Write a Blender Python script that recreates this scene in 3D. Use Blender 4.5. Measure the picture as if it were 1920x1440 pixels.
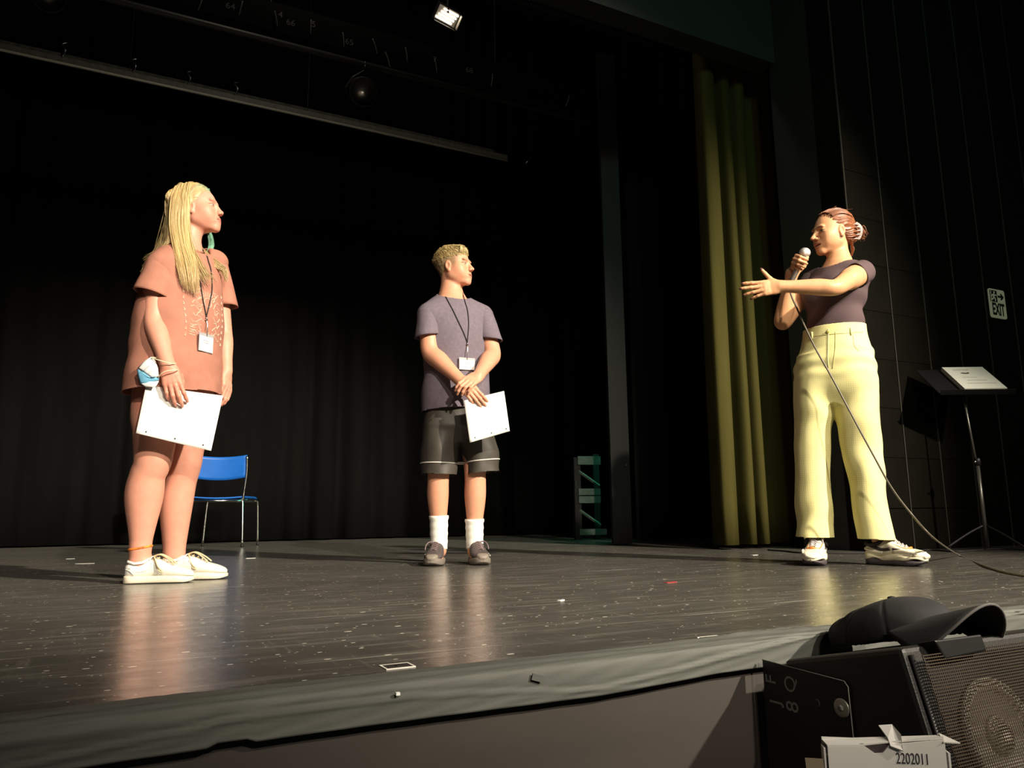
# Rehearsal on a school stage: two students, a workshop leader with a microphone, black drapes.
import bpy, bmesh, math, random
import numpy as np
from math import sin, cos, pi, radians, sqrt, atan2
from mathutils import Vector, Matrix

for _o in list(bpy.data.objects):
    bpy.data.objects.remove(_o)
SC = bpy.context.scene
COL = SC.collection
rng = random.Random(7)
NR = np.random.RandomState(11)

# ------------------------------------------------------------------ camera
YAW, PITCH, ROLL = radians(27.0), radians(9.64), radians(0.70)
CAM_H = 0.245                       # lens height above the stage deck (deck is z = 0)
fwd = Vector((sin(YAW)*cos(PITCH), cos(YAW)*cos(PITCH), sin(PITCH)))
r0 = Vector((cos(YAW), -sin(YAW), 0)); u0 = r0.cross(fwd)
rgt = cos(ROLL)*r0 - sin(ROLL)*u0; upv = sin(ROLL)*r0 + cos(ROLL)*u0
cam_d = bpy.data.cameras.new('camera'); cam = bpy.data.objects.new('camera', cam_d); COL.objects.link(cam)
cam_d.sensor_fit = 'HORIZONTAL'; cam_d.sensor_width = 36.0; cam_d.lens = 36.0*1442/1920
cam_d.clip_start = 0.02; cam_d.clip_end = 200
cam.matrix_world = Matrix(((rgt.x, upv.x, -fwd.x, 0), (rgt.y, upv.y, -fwd.y, 0), (rgt.z, upv.z, -fwd.z, CAM_H), (0, 0, 0, 1)))
SC.camera = cam

# ------------------------------------------------------------------ world, lights, exposure
w = bpy.data.worlds.new('hall_dark'); SC.world = w; w.use_nodes = True
w.node_tree.nodes['Background'].inputs[0].default_value = (0.85, 0.95, 1.0, 1)
w.node_tree.nodes['Background'].inputs[1].default_value = 0.012
def aim(o, target):
    o.rotation_euler = (Vector(target) - o.location).to_track_quat('-Z', 'Y').to_euler()
def spot(name, loc, target, power, col, angle, blend, size):
    l = bpy.data.lights.new(name, 'SPOT'); l.energy = power; l.color = col
    l.spot_size = radians(angle); l.spot_blend = blend; l.shadow_soft_size = size
    o = bpy.data.objects.new(name, l); COL.objects.link(o); o.location = loc; aim(o, target)
    return o
# front-of-house stage lights hanging over the audience (the strongest one is well to the right)
spot('stage_spot_house_right', (4.9, -4.7, 4.9), (1.85, 3.5, 0.50), 8000, (1.0, 0.88, 0.71), 38, 0.65, 0.10)
spot('stage_spot_house_centre', (1.2, -6.5, 5.2), (1.3, 3.9, 0.7), 3500, (1.0, 0.88, 0.71), 29, 0.6, 0.12)
spot('house_dim_light', (-0.6, -4.6, 4.5), (0.6, 1.0, -0.1), 430, (1.0, 0.88, 0.72), 90, 0.8, 0.4)
spot('backstage_green_light', (4.9, 5.9, 1.6), (3.45, 6.3, 0.45), 45, (0.05, 1.0, 0.55), 70, 0.6, 0.05)
spot('green_wash_on_proscenium', (1.0, -4.5, 5.0), (4.0, 3.2, 3.2), 260, (0.25, 1.0, 0.62), 42, 0.9, 0.3)
SC.view_settings.view_transform = 'Standard'; SC.view_settings.look = 'None'
SC.view_settings.exposure = 0.0; SC.view_settings.gamma = 1.0; SC.view_settings.use_curve_mapping = False

# ------------------------------------------------------------------ object helpers
def link(name, me, parent=None, mat=None):
    o = bpy.data.objects.new(name, me); COL.objects.link(o)
    if parent is not None: o.parent = parent
    if mat is not None and me is not None: me.materials.append(mat)
    return o
def tag(o, label=None, cat=None, group=None, kind=None):
    if label: o['label'] = label
    if cat: o['category'] = cat
    if group: o['group'] = group
    if kind: o['kind'] = kind
    return o
def thing(name, label, cat, loc=(0, 0, 0), rz=0.0, group=None):
    o = bpy.data.objects.new(name, None); COL.objects.link(o); o.empty_display_size = 0.1
    o.location = loc; o.rotation_euler = (0, 0, rz)
    return tag(o, label, cat, group)
def mesh_np(name, V, F, smooth=True):
    """fast mesh from numpy verts and quads/tris (all faces the same size)"""
    V = np.asarray(V, np.float32); F = np.asarray(F, np.int32)
    me = bpy.data.meshes.new(name); n, k = F.shape
    me.vertices.add(len(V)); me.vertices.foreach_set('co', V.ravel())
    me.loops.add(n*k); me.loops.foreach_set('vertex_index', F.ravel())
    me.polygons.add(n); me.polygons.foreach_set('loop_start', np.arange(0, n*k, k, dtype=np.int32))
    if smooth: me.polygons.foreach_set('use_smooth', np.ones(n, bool))
    me.update(calc_edges=True)
    return me
def mesh_py(name, V, F, smooth=False):
    me = bpy.data.meshes.new(name); me.from_pydata([tuple(v) for v in V], [], [tuple(f) for f in F]); me.update()
    if smooth:
        for p in me.polygons: p.use_smooth = True
    return me
def set_col(me, C):
    a = me.color_attributes.new('Col', 'FLOAT_COLOR', 'POINT')
    C = np.concatenate([np.asarray(C, np.float32), np.ones((len(C), 1), np.float32)], 1)
    a.data.foreach_set('color', C.ravel())
class MB:
    """collects simple solids into one mesh"""
    def __init__(s): s.V = []; s.F = []
    def add(s, V, F):
        b = len(s.V); s.V += [tuple(v) for v in V]; s.F += [tuple(i+b for i in f) for f in F]; return s
    def box(s, lo, hi, M=None):
        x0, y0, z0 = lo; x1, y1, z1 = hi
        V = [(x0,y0,z0),(x1,y0,z0),(x1,y1,z0),(x0,y1,z0),(x0,y0,z1),(x1,y0,z1),(x1,y1,z1),(x0,y1,z1)]
        if M is not None: V = [tuple(M @ Vector(v)) for v in V]
        return s.add(V, [(0,3,2,1),(4,5,6,7),(0,1,5,4),(1,2,6,5),(2,3,7,6),(3,0,4,7)])
    def hexa(s, V):
        return s.add(V, [(0,3,2,1),(4,5,6,7),(0,1,5,4),(1,2,6,5),(2,3,7,6),(3,0,4,7)])
    def tube(s, pts, r, n=8, flat=1.0, cap=True, up=(0, 0, 1)):
        """tube along points; r number or list; flat scales the 2nd cross axis"""
        P = [Vector(p) for p in pts]; m = len(P)
        R = r if hasattr(r, '__len__') else [r]*m
        T = [(P[min(i+1, m-1)] - P[max(i-1, 0)]).normalized() for i in range(m)]
        a = Vector(up); 
        if abs(a.dot(T[0])) > 0.95: a = Vector((1, 0, 0))
        V = []
        for i in range(m):
            a = (a - T[i]*a.dot(T[i])).normalized(); b = T[i].cross(a)
            for k in range(n):
                th = 2*pi*k/n
                V.append(P[i] + a*(cos(th)*R[i]) + b*(sin(th)*R[i]*flat))
        F = []
        for i in range(m-1):
            for k in range(n):
                k2 = (k+1) % n
                F.append((i*n+k, i*n+k2, (i+1)*n+k2, (i+1)*n+k))
        if cap:
            F.append(tuple(range(n-1, -1, -1))); F.append(tuple((m-1)*n+k for k in range(n)))
        return s.add(V, F)
    def lathe(s, prof, n=20, M=None):
        """prof: (r, z) list around z"""
        V = []; m = len(prof)
        for r, z in prof:
            for k in range(n):
                v = Vector((r*cos(2*pi*k/n), r*sin(2*pi*k/n), z)); V.append(M @ v if M is not None else v)
        F = []
        for i in range(m-1):
            for k in range(n):
                k2 = (k+1) % n; F.append((i*n+k, i*n+k2, (i+1)*n+k2, (i+1)*n+k))
        F.append(tuple(range(n-1, -1, -1))); F.append(tuple((m-1)*n+k for k in range(n)))
        return s.add(V, F)
    def prism(s, pts2, z0, z1, M=None):
        n = len(pts2)
        V = [Vector((x, y, z0)) for x, y in pts2] + [Vector((x, y, z1)) for x, y in pts2]
        if M is not None: V = [M @ v for v in V]
        return s.add(V, [tuple(range(n-1, -1, -1)), tuple(range(n, 2*n))] + [(i, (i+1) % n, n+(i+1) % n, n+i) for i in range(n)])
    def rings(s, R, cap=True):
        n = len(R[0]); m = len(R); V = [v for r in R for v in r]; F = []
        for i in range(m-1):
            for k in range(n):
                k2 = (k+1) % n; F.append((i*n+k, i*n+k2, (i+1)*n+k2, (i+1)*n+k))
        if cap: F.append(tuple(range(n-1, -1, -1))); F.append(tuple((m-1)*n+k for k in range(n)))
        return s.add(V, F)
    def build(s, name, mat, parent=None, smooth=False, bevel=0.0, subsurf=0, solid=0.0):
        me = mesh_py(name, s.V, s.F, smooth); o = link(name, me, parent, mat)
        if solid:
            q = o.modifiers.new('thick', 'SOLIDIFY'); q.thickness = solid; q.offset = 0
        if bevel:
            b = o.modifiers.new('bevel', 'BEVEL'); b.width = bevel; b.segments = 2; b.limit_method = 'ANGLE'; b.angle_limit = radians(40)
        if subsurf:
            b = o.modifiers.new('sub', 'SUBSURF'); b.levels = subsurf; b.render_levels = subsurf
        return o
def spline(pts, n=10):
    """Catmull-Rom through points"""
    P = [np.array(p, float) for p in pts]; P = [2*P[0]-P[1]] + P + [2*P[-1]-P[-2]]; out = []
    for i in range(1, len(P)-2):
        for j in range(n):
            t = j/n; a, b, c, d = P[i-1:i+3]
            out.append(0.5*((2*b) + (c-a)*t + (2*a-5*b+4*c-d)*t*t + (3*b-a-3*c+d)*t**3))
    out.append(P[-2]); return out
def text_mesh(name, s, size, M, mat, parent, depth=0.0005, align='CENTER', bold=0.0):
    c = bpy.data.curves.new(name, 'FONT'); c.body = s; c.size = size; c.align_x = align; c.align_y = 'CENTER'; c.extrude = depth; c.offset = bold
    o = bpy.data.objects.new(name, c); COL.objects.link(o)
    dg = bpy.context.evaluated_depsgraph_get(); me = bpy.data.meshes.new_from_object(o.evaluated_get(dg))
    bpy.data.objects.remove(o); bpy.data.curves.remove(c)
    me.transform(M); me.name = name; me.materials.clear()
    return link(name, me, parent, mat)

# ------------------------------------------------------------------ materials
def mat(name, col, rough=0.6, metal=0.0, spec=0.5, noise=None, bump=None, attr=False, sss=0.0, sheen=0.0, coat=0.0, emit=None):
    """noise = (scale, strength 0..1, stretch); bump = (scale, strength, distance, stretch)"""
    m = bpy.data.materials.new(name); m.use_nodes = True; nt = m.node_tree; N = nt.nodes; L = nt.links
    b = N['Principled BSDF']; b.inputs['Base Color'].default_value = (*col, 1); b.inputs['Roughness'].default_value = rough
    b.inputs['Metallic'].default_value = metal; b.inputs['Specular IOR Level'].default_value = spec
    b.inputs['Sheen Weight'].default_value = sheen; b.inputs['Coat Weight'].default_value = coat
    if sss:
        b.inputs['Subsurface Weight'].default_value = sss; b.inputs['Subsurface Radius'].default_value = (0.012, 0.005, 0.003)
        b.inputs['Subsurface Scale'].default_value = 0.6
    if emit:
        b.inputs['Emission Color'].default_value = (*emit[0], 1); b.inputs['Emission Strength'].default_value = emit[1]
    tc = N.new('ShaderNodeTexCoord')
    def coords(stretch):
        mp = N.new('ShaderNodeMapping'); mp.inputs['Scale'].default_value = stretch; L.new(tc.outputs['Object'], mp.inputs['Vector']); return mp.outputs['Vector']
    src = None
    if attr:
        a = N.new('ShaderNodeAttribute'); a.attribute_name = 'Col'; src = a.outputs['Color']
    if noise:
        sc_, st, stretch = noise
        t = N.new('ShaderNodeTexNoise'); t.inputs['Scale'].default_value = sc_; t.inputs['Detail'].default_value = 5
        L.new(coords(stretch), t.inputs['Vector'])
        mr = N.new('ShaderNodeMapRange'); mr.inputs['From Min'].default_value = 0.3; mr.inputs['From Max'].default_value = 0.7
        mr.inputs['To Min'].default_value = 1-st; mr.inputs['To Max'].default_value = 1+st; L.new(t.outputs['Fac'], mr.inputs['Value'])
        mx = N.new('ShaderNodeMix'); mx.data_type = 'RGBA'; mx.blend_type = 'MULTIPLY'; mx.inputs['Factor'].default_value = 1
        mx.clamp_result = False
        if src is not None: L.new(src, mx.inputs['A'])
        else: mx.inputs['A'].default_value = (*col, 1)
        L.new(mr.outputs['Result'], mx.inputs['B']); src = mx.outputs['Result']
    if src is not None: L.new(src, b.inputs['Base Color'])
    if bump:
        sc_, st, dist, stretch = bump
        t = N.new('ShaderNodeTexNoise'); t.inputs['Scale'].default_value = sc_; t.inputs['Detail'].default_value = 4
        L.new(coords(stretch), t.inputs['Vector'])
        bp = N.new('ShaderNodeBump'); bp.inputs['Strength'].default_value = st; bp.inputs['Distance'].default_value = dist
        L.new(t.outputs['Fac'], bp.inputs['Height']); L.new(bp.outputs['Normal'], b.inputs['Normal'])
    return m
one = (1, 1, 1)
M_black = mat('black_paint', (0.012, 0.012, 0.012), 0.55)
M_blackcloth = mat('black_drape', (0.0045, 0.0042, 0.0040), 0.95, spec=0.1, noise=(6, 0.25, (1, 1, 0.15)))
M_olive = mat('olive_velvet', (0.050, 0.0445, 0.0125), 0.95, spec=0.05, sheen=0.0, noise=(14, 0.16, (1, 1, 0.08)))
M_steel = mat('steel', (0.55, 0.55, 0.53), 0.28, 1.0)
M_chrome = mat('chrome', (0.75, 0.74, 0.70), 0.18, 1.0)
M_darkmetal = mat('dark_metal', (0.03, 0.03, 0.03), 0.45, 0.6)
M_white = mat('white_paper', (0.80, 0.80, 0.77), 0.75, noise=(9, 0.03, one), bump=(7, 0.25, 0.004, one))
M_hole = mat('punched_dark', (0.05, 0.045, 0.04), 0.8)
M_cardwhite = mat('badge_card', (0.78, 0.78, 0.76), 0.5)
M_ink = mat('grey_ink', (0.25, 0.26, 0.3), 0.8)
M_cord = mat('black_cord', (0.018, 0.015, 0.016), 0.7)
M_plastic = mat('clear_plastic_rim', (0.35, 0.34, 0.35), 0.2)

# ------------------------------------------------------------------ implicit-surface modeller (bodies, clothes)
class Field:
    def __init__(s, lo, hi, v):
        s.lo = np.array(lo, np.float64); s.v = v
        s.n = np.ceil((np.array(hi)-s.lo)/v).astype(int)+1
        s.d = np.full(s.n, 0.3, np.float32)
        s.ax = [(s.lo[i] + v*np.arange(s.n[i])).astype(np.float32) for i in range(3)]
    def _sl(s, lo, hi):
        a = np.clip(np.floor((np.array(lo)-s.lo)/s.v).astype(int), 0, s.n); b = np.clip(np.ceil((np.array(hi)-s.lo)/s.v).astype(int)+1, 0, s.n)
        if (b <= a).any(): return None
        sl = tuple(slice(a[i], b[i]) for i in range(3))
        X = s.ax[0][sl[0]][:, None, None]; Y = s.ax[1][sl[1]][None, :, None]; Z = s.ax[2][sl[2]][None, None, :]
        return sl, X, Y, Z
    def add(s, prim, k=0.01):
        f, lo, hi = prim; pad = 0.012 + k
        q = s._sl(np.array(lo)-pad, np.array(hi)+pad)
        if q is None: return s
        sl, X, Y, Z = q; b = f(X, Y, Z); a = s.d[sl]
        h = np.maximum(k-np.abs(a-b), 0)/k
        s.d[sl] = np.minimum(a, b) - h*h*(k*0.25)
        return s
    def sub(s, prim, k=0.006):
        f, lo, hi = prim; pad = 0.006 + k
        q = s._sl(np.array(lo)-pad, np.array(hi)+pad)
        if q is None: return s
        sl, X, Y, Z = q; b = -f(X, Y, Z); a = s.d[sl]
        h = np.maximum(k-np.abs(a-b), 0)/k
        s.d[sl] = np.maximum(a, b) + h*h*(k*0.25)
        return s
    def mesh(s):
        d = s.d; ins = d < 0
        u = ins.view(np.uint8)
        c = u[:-1] + u[1:]; c = c[:, :-1] + c[:, 1:]; c = c[:, :, :-1] + c[:, :, 1:]
        act = (c > 0) & (c < 8); I = np.argwhere(act)
        vid = np.full(act.shape, -1, np.int32); vid[act] = np.arange(len(I), dtype=np.int32)
        off = [(0,0,0),(1,0,0),(0,1,0),(1,1,0),(0,0,1),(1,0,1),(0,1,1),(1,1,1)]
        D = [d[I[:,0]+o[0], I[:,1]+o[1], I[:,2]+o[2]] for o in off]
        P = np.zeros((len(I), 3)); cnt = np.zeros(len(I))
        for i in range(8):
            for j in range(i+1, 8):
                df = np.array(off[j])-np.array(off[i])
                if np.abs(df).sum() != 1: continue
                m = (D[i] < 0) != (D[j] < 0)
                t = np.where(m, D[i]/np.where(m, D[i]-D[j], 1), 0)
                P += np.where(m[:, None], np.array(off[i])[None]+df[None]*t[:, None], 0); cnt += m
        V = s.lo[None] + (I + P/cnt[:, None])*s.v
        Fs = []
        for ax in range(3):
            a = [slice(None)]*3; b = [slice(None)]*3; a[ax] = slice(0, -1); b[ax] = slice(1, None)
            sa, sb = ins[tuple(a)], ins[tuple(b)]
            E = np.argwhere(sa != sb)
            o1, o2 = [(1, 2), (2, 0), (0, 1)][ax]
            E = E[(E[:, o1] > 0) & (E[:, o2] > 0) & (E[:, o1] < d.shape[o1]-1) & (E[:, o2] < d.shape[o2]-1)]
            def cell(x, y):
                q = E.copy(); q[:, o1] -= x; q[:, o2] -= y; return vid[q[:,0], q[:,1], q[:,2]]
            Q = np.stack([cell(1, 1), cell(0, 1), cell(0, 0), cell(1, 0)], 1)
            fl = ~sa[E[:,0], E[:,1], E[:,2]]
            Q[fl] = Q[fl][:, ::-1]
            Fs.append(Q)
        Q = np.concatenate(Fs); a, b, c_ = V[Q[:, 0]], V[Q[:, 1]], V[Q[:, 2]]
        if np.einsum('ij,ij->i', a, np.cross(b, c_)).sum() < 0: Q = Q[:, ::-1]
        Q = np.ascontiguousarray(Q); V = relax(V, Q, 2, .5)
        for _ in range(2):                                          # pull the vertices back onto the true surface
            e = s.v*.6; f0 = s.sample(V); g = np.stack([s.sample(V+A3(a)*e)-s.sample(V-A3(a)*e) for a in ((1, 0, 0), (0, 1, 0), (0, 0, 1))], 1)/(2*e)
            V = V-np.clip(f0/np.maximum((g*g).sum(1), .05), -s.v*.6, s.v*.6)[:, None]*g
        return V, Q
    def sample(s, V):
        q = np.clip((V-s.lo)/s.v, 0, s.n-1.001); I = q.astype(np.int64); f = (q-I).astype(np.float32); o = 0
        n1, n2 = s.d.shape[1]*s.d.shape[2], s.d.shape[2]; flat = s.d.ravel(); b = I[:, 0]*n1+I[:, 1]*n2+I[:, 2]
        for dx in (0, 1):
            for dy in (0, 1):
                for dz in (0, 1):
                    o = o+flat[b+dx*n1+dy*n2+dz]*(f[:, 0] if dx else 1-f[:, 0])*(f[:, 1] if dy else 1-f[:, 1])*(f[:, 2] if dz else 1-f[:, 2])
        return o
def vnormals(V, F):
    a = V[F[:, 2]]-V[F[:, 0]]; b = V[F[:, 3]]-V[F[:, 1]]; n = np.cross(a, b)
    N = np.zeros_like(V)
    for k in range(4): np.add.at(N, F[:, k], n)
    return N/np.maximum(np.linalg.norm(N, axis=1, keepdims=True), 1e-12)
def relax(V, F, it=1, lam=0.5):
    E = np.concatenate([F[:, [0, 1]], F[:, [1, 2]], F[:, [2, 3]], F[:, [3, 0]]]); E = np.concatenate([E, E[:, ::-1]])
    n = np.bincount(E[:, 0], minlength=len(V))[:, None]
    for _ in range(it):
        S = np.stack([np.bincount(E[:, 0], weights=V[E[:, 1], k], minlength=len(V)) for k in range(3)], 1)
        V = V + lam*(S/np.maximum(n, 1)-V)
    return V
A3 = lambda p: np.array(p, np.float64)
def cone(a, b, ra, rb=None):
    rb = ra if rb is None else rb; a, b = A3(a), A3(b); ba = b-a; L2 = max(float(ba@ba), 1e-9)
    def f(X, Y, Z):
        x, y, z = X-a[0], Y-a[1], Z-a[2]
        t = np.clip((x*ba[0]+y*ba[1]+z*ba[2])/L2, 0, 1).astype(np.float32)
        return np.sqrt((x-t*ba[0])**2+(y-t*ba[1])**2+(z-t*ba[2])**2) - (ra+(rb-ra)*t)
    m = max(ra, rb); return f, np.minimum(a-m, b-m), np.maximum(a+m, b+m)
def ecap(a, b, ra, rb, e1):
    """capsule with elliptic section: ra=(along e1, other) at a, rb at b"""
    a, b = A3(a), A3(b); ba = b-a; L = float(np.linalg.norm(ba)); t_ = ba/L; e1 = A3(e1); e1 = e1-t_*(e1@t_); e1 /= np.linalg.norm(e1); e2 = np.cross(t_, e1)
    def f(X, Y, Z):
        x, y, z = X-a[0], Y-a[1], Z-a[2]
        s_ = x*t_[0]+y*t_[1]+z*t_[2]; t = np.clip(s_/L, 0, 1).astype(np.float32); ds = s_-t*L
        q1 = x*e1[0]+y*e1[1]+z*e1[2]; q2 = x*e2[0]+y*e2[1]+z*e2[2]
        r1 = ra[0]+(rb[0]-ra[0])*t; r2 = ra[1]+(rb[1]-ra[1])*t; r3 = np.minimum(r1, r2)
        k0 = np.sqrt((q1/r1)**2+(q2/r2)**2+(ds/r3)**2); k1 = np.sqrt((q1/r1**2)**2+(q2/r2**2)**2+(ds/r3**2)**2)
        return k0*(k0-1)/np.maximum(k1, 1e-6)
    m = max(*ra, *rb); return f, np.minimum(a-m, b-m), np.maximum(a+m, b+m)
def ell(c, r, R=None):
    c = A3(c); R = np.eye(3) if R is None else np.array(R, float); r = A3(r)
    def f(X, Y, Z):
        x, y, z = X-c[0], Y-c[1], Z-c[2]
        q = [x*R[0, i]+y*R[1, i]+z*R[2, i] for i in range(3)]
        k0 = np.sqrt(sum((q[i]/r[i])**2 for i in range(3))); k1 = np.sqrt(sum((q[i]/r[i]**2)**2 for i in range(3)))
        return k0*(k0-1)/np.maximum(k1, 1e-6)
    m = np.sqrt(((R*r[None])**2).sum(1)); return f, c-m, c+m
def loft(st, ex=2.0, round_end=0.0):
    """stations (z, cx, cy, rx, ry, ang): superelliptic tube, rx along (cos ang, sin ang)"""
    st = sorted(st); S = np.array(st, float); z = S[:, 0]
    def f(X, Y, Z):
        g = [np.interp(Z, z, S[:, i]).astype(np.float32) for i in range(1, 6)]
        x, y = X-g[0], Y-g[1]; c, s_ = np.cos(g[4]), np.sin(g[4])
        a = x*c+y*s_; b = -x*s_+y*c
        if ex == 2.0:
            k0 = np.sqrt((a/g[2])**2+(b/g[3])**2); k1 = np.sqrt((a/g[2]**2)**2+(b/g[3]**2)**2); d = k0*(k0-1)/np.maximum(k1, 1e-5)
        else:
            k0 = (np.abs(a/g[2])**ex+np.abs(b/g[3])**ex)**(1/ex); d = (k0-1)*np.minimum(g[2], g[3])
        e = np.maximum(Z-z[-1], z[0]-Z)
        return np.maximum(d, e)
    m = np.maximum(S[:, 3], S[:, 4])
    return f, (min(S[:, 1]-m), min(S[:, 2]-m), z[0]), (max(S[:, 1]+m), max(S[:, 2]+m), z[-1])
def smooth_loft(st, n=6):
    """resample stations with Catmull-Rom"""
    st = sorted(st); return [tuple(p) for p in spline(st, n)]
def unit(v): v = A3(v); return v/np.linalg.norm(v)
def cut_open(V, F, cuts):
    """open the closed mesh: each cut = (point, normal, mask(V)->bool); removes the masked part beyond the plane and snaps the rim"""
    V = V.copy()
    for p, n, mask in cuts:
        p, n = A3(p), unit(n); pd = (V-p)@n; gone = (pd > 0) & mask(V)
        g = gone[F]; keep = ~g.all(1); mixed = keep & g.any(1)
        mv = np.unique(F[mixed]); mv = mv[gone[mv]]
        V[mv] -= pd[mv, None]*n[None]
        F = F[keep]
        used = np.unique(F); mp = np.full(len(V), -1, np.int64); mp[used] = np.arange(len(used)); V = V[used]; F = mp[F]
    return V, F
def everywhere(V): return np.ones(len(V), bool)
def near_axis(a, b, r):
    a, b = A3(a), A3(b); ba = b-a
    def m(V):
        t = np.clip((V-a)@ba/(ba@ba), 0, 1); return np.linalg.norm(V-a-t[:, None]*ba, axis=1) < r
    return m
def waves(V, specs):
    """sum of warped plane waves: (kx,ky,kz, phase, amp, sharp)"""
    d = np.zeros(len(V))
    wob = 0.6*np.sin(V@np.array([9.1, 5.3, 7.7])+1.3)+0.4*np.sin(V@np.array([-13.0, 8.0, 17.0])+0.4)
    for kx, ky, kz, ph, amp, sh in specs:
        s_ = np.sin(V@np.array([kx, ky, kz])+ph+1.6*wob)
        d += amp*np.sign(s_)*np.abs(s_)**sh if sh != 1 else amp*s_
    return d
_LAT = NR.rand(32, 32, 32)
def vnoise(V, scale):
    Q = np.asarray(V)*scale; I = np.floor(Q).astype(int); f = Q-I; f = f*f*(3-2*f); I &= 31; J = (I+1) & 31; o = 0
    for dx in (0, 1):
        for dy in (0, 1):
            for dz in (0, 1):
                w_ = (f[:, 0] if dx else 1-f[:, 0])*(f[:, 1] if dy else 1-f[:, 1])*(f[:, 2] if dz else 1-f[:, 2])
                o = o+w_*_LAT[(J if dx else I)[:, 0], (J if dy else I)[:, 1], (J if dz else I)[:, 2]]
    return o*2-1
def cloth(name, V, F, material, parent, thick=0.003, col=None):
    me = mesh_np(name, V, F); o = link(name, me, parent, material)
    if col is not None: set_col(me, col)
    q = o.modifiers.new('thick', 'SOLIDIFY'); q.thickness = thick; q.offset = -1; q.use_rim = True
    return o

# ---- anatomy
def head_axes(yaw, pitch, roll=0.0):
    """yaw from facing the viewer (-y) towards +x; returns columns right, forward, up"""
    f = A3((sin(yaw)*cos(pitch), -cos(yaw)*cos(pitch), sin(pitch))); z = A3((0, 0, 1)); r = np.cross(f, z); r /= np.linalg.norm(r); u = np.cross(r, f)
    r2 = cos(roll)*r+sin(roll)*u; u2 = np.cross(r2, f)
    return np.stack([r2, f, u2], 1)
def add_head(F, o, M, s, mouth_open=0.0, jaw=1.0, nose=1.0, cheek=1.0, brow=1.0, chin=1.0):
    o = A3(o); T = lambda p: o+M@(A3(p)*s)
    E = lambda c, r, k: F.add(ell(T(c), A3(r)*s, M), k)
    C = lambda a, b, ra, rb, k: F.add(cone(T(a), T(b), ra*s, rb*s), k)
    S = lambda c, r, k: F.sub(ell(T(c), A3(r)*s, M), k)
    E((0, -.018, .034), (.0715, .093, .081), .02)
    E((0, .022, -.008), (.061, .064, .088), .03)
    E((0, .030, -.062), (.050*jaw, .050, .044), .025)
    for q in (-1, 1):
        C((q*.050*jaw, -.002, -.058), (q*.014, .068, -.098), .013, .012, .022)
        E((q*.040, .050, -.024), (.023*cheek, .026, .024), .02)
        E((q*.033, .060, -.052), (.020*cheek, .020, .026), .02)
    E((0, .069+.004*chin, -.098), (.020, .013+.003*chin, .014), .018)
    E((0, .079, -.066), (.025, .014, .020), .022)                 # muzzle
    for q in (-1, 1): E((q*.047*jaw, .020, -.036), (.017*cheek, .036, .034), .03)
    for q in (-1, 1):
        S((q*.035, .096, .001), (.020, .018, .012), .014)
        E((q*.025, .0785+.0025*brow, .022), (.026, .010, .007), .012)
        E((q*.0335, .0710, .001), (.0165, .0125, .0112), .004)
    C((0, .080, .016), (0, .103*nose, -.026), .0075, .0105, .010)
    E((0, .1075*nose, -.031), (.0105, .0115, .0095), .006)
    for q in (-1, 1): E((q*.0115, .096, -.034), (.0075, .011, .0075), .005)
    for q in (-1, 1): S((q*.0055, .1055*nose, -.0405), (.0032, .006, .003), .002)
    m = mouth_open
    E((0, .0735, -.0585+m*.25), (.0275, .0225, .0058), .006)
    E((0, .0730, -.0712-m), (.0240, .0215, .0062), .006)
    S((0, .0885, -.0650-m*.4), (.0265, .0185, .0009+m*.75), .003)
    for q in (-1, 1):
        a = A3((q*.0735, -.008, -.006))
        E(a, (.0082, .0170, .0285), .006)
        S(a+A3((q*.008, .004, .002)), (.0065, .0095, .017), .005)
        E(a+A3((q*.001, .004, -.026)), (.006, .009, .009), .006)
def face_colors(V, o, M, s, base, lip, brow, iris, cheek=0.0, brow_dark=1.0, mouth_open=0.0, red=None):
    """own colours of the face: lips, brows, eyes, flushed cheeks"""
    L = ((V-A3(o))@M)/s; x, y, z = np.abs(L[:, 0]), L[:, 1], L[:, 2]
    C = np.repeat(np.array([base], float), len(V), 0)
    C *= (1+0.05*vnoise(V, 60))[:, None]
    def mixin(w_, c): 
        nonlocal C
        w_ = np.clip(w_, 0, 1)[:, None]; C = C*(1-w_)+np.array([c])*w_
    front = y > .035
    red = np.array(base)*A3((1.0, .72, .70)) if red is None else red
    mixin(cheek*np.exp(-((x-.040)/.022)**2-((z+.030)/.022)**2)*front, red)
    mixin(.5*np.exp(-((z+.03)/.012)**2-(x/.012)**2)*(y > .09), red)
    mixin(.35*np.exp(-((np.abs(L[:, 0])-.078)/.01)**2-((z+.005)/.03)**2)*(y < .03)*(y > -.04), red)
    mixin(brow_dark*np.clip(1.6-((x-.030)/.018)**2*1.2-((z-.0225+.25*(x-.03)**2/.03)/.0036)**2, 0, 1)*front, brow)
    lz = z+.065; m = mouth_open
    upper = (lz > 0)*np.exp(-((lz-.0045-m*.2)/.005)**4)*np.exp(-(x/.0255)**6); lower = (lz <= 0)*np.exp(-((lz+.0075+m)/.0062)**4)*np.exp(-(x/.0225)**6)
    mixin(.8*(upper+lower)*(y > .066), lip)
    mixin(.55*np.exp(-(lz/.0014)**2)*(x < .027)*(y > .06), np.array(lip)*.35)
    if m > 0: mixin(1.0*(np.abs(lz+m*.4) < m*.62)*(x < .0165)*(y > .06)*(y < .097), (.05, .012, .01))
    ex, ez = x-.0345, z-.0005
    alm = (np.abs(ez+.0010) < .0044*(1-(ex/.0155)**2)) & (np.abs(ex) < .0155) & front
    mixin(alm*1.0, (.40, .33, .29))
    mixin(((ex-.001)**2+ez**2 < .0056**2)*alm*1.0, iris)
    lid = (np.abs(ez-.0040*(1-(ex/.017)**2)-.0012) < .0022) & (np.abs(ex) < .0165) & front
    mixin(lid*.9, np.array(brow)*.28)
    return C
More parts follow.
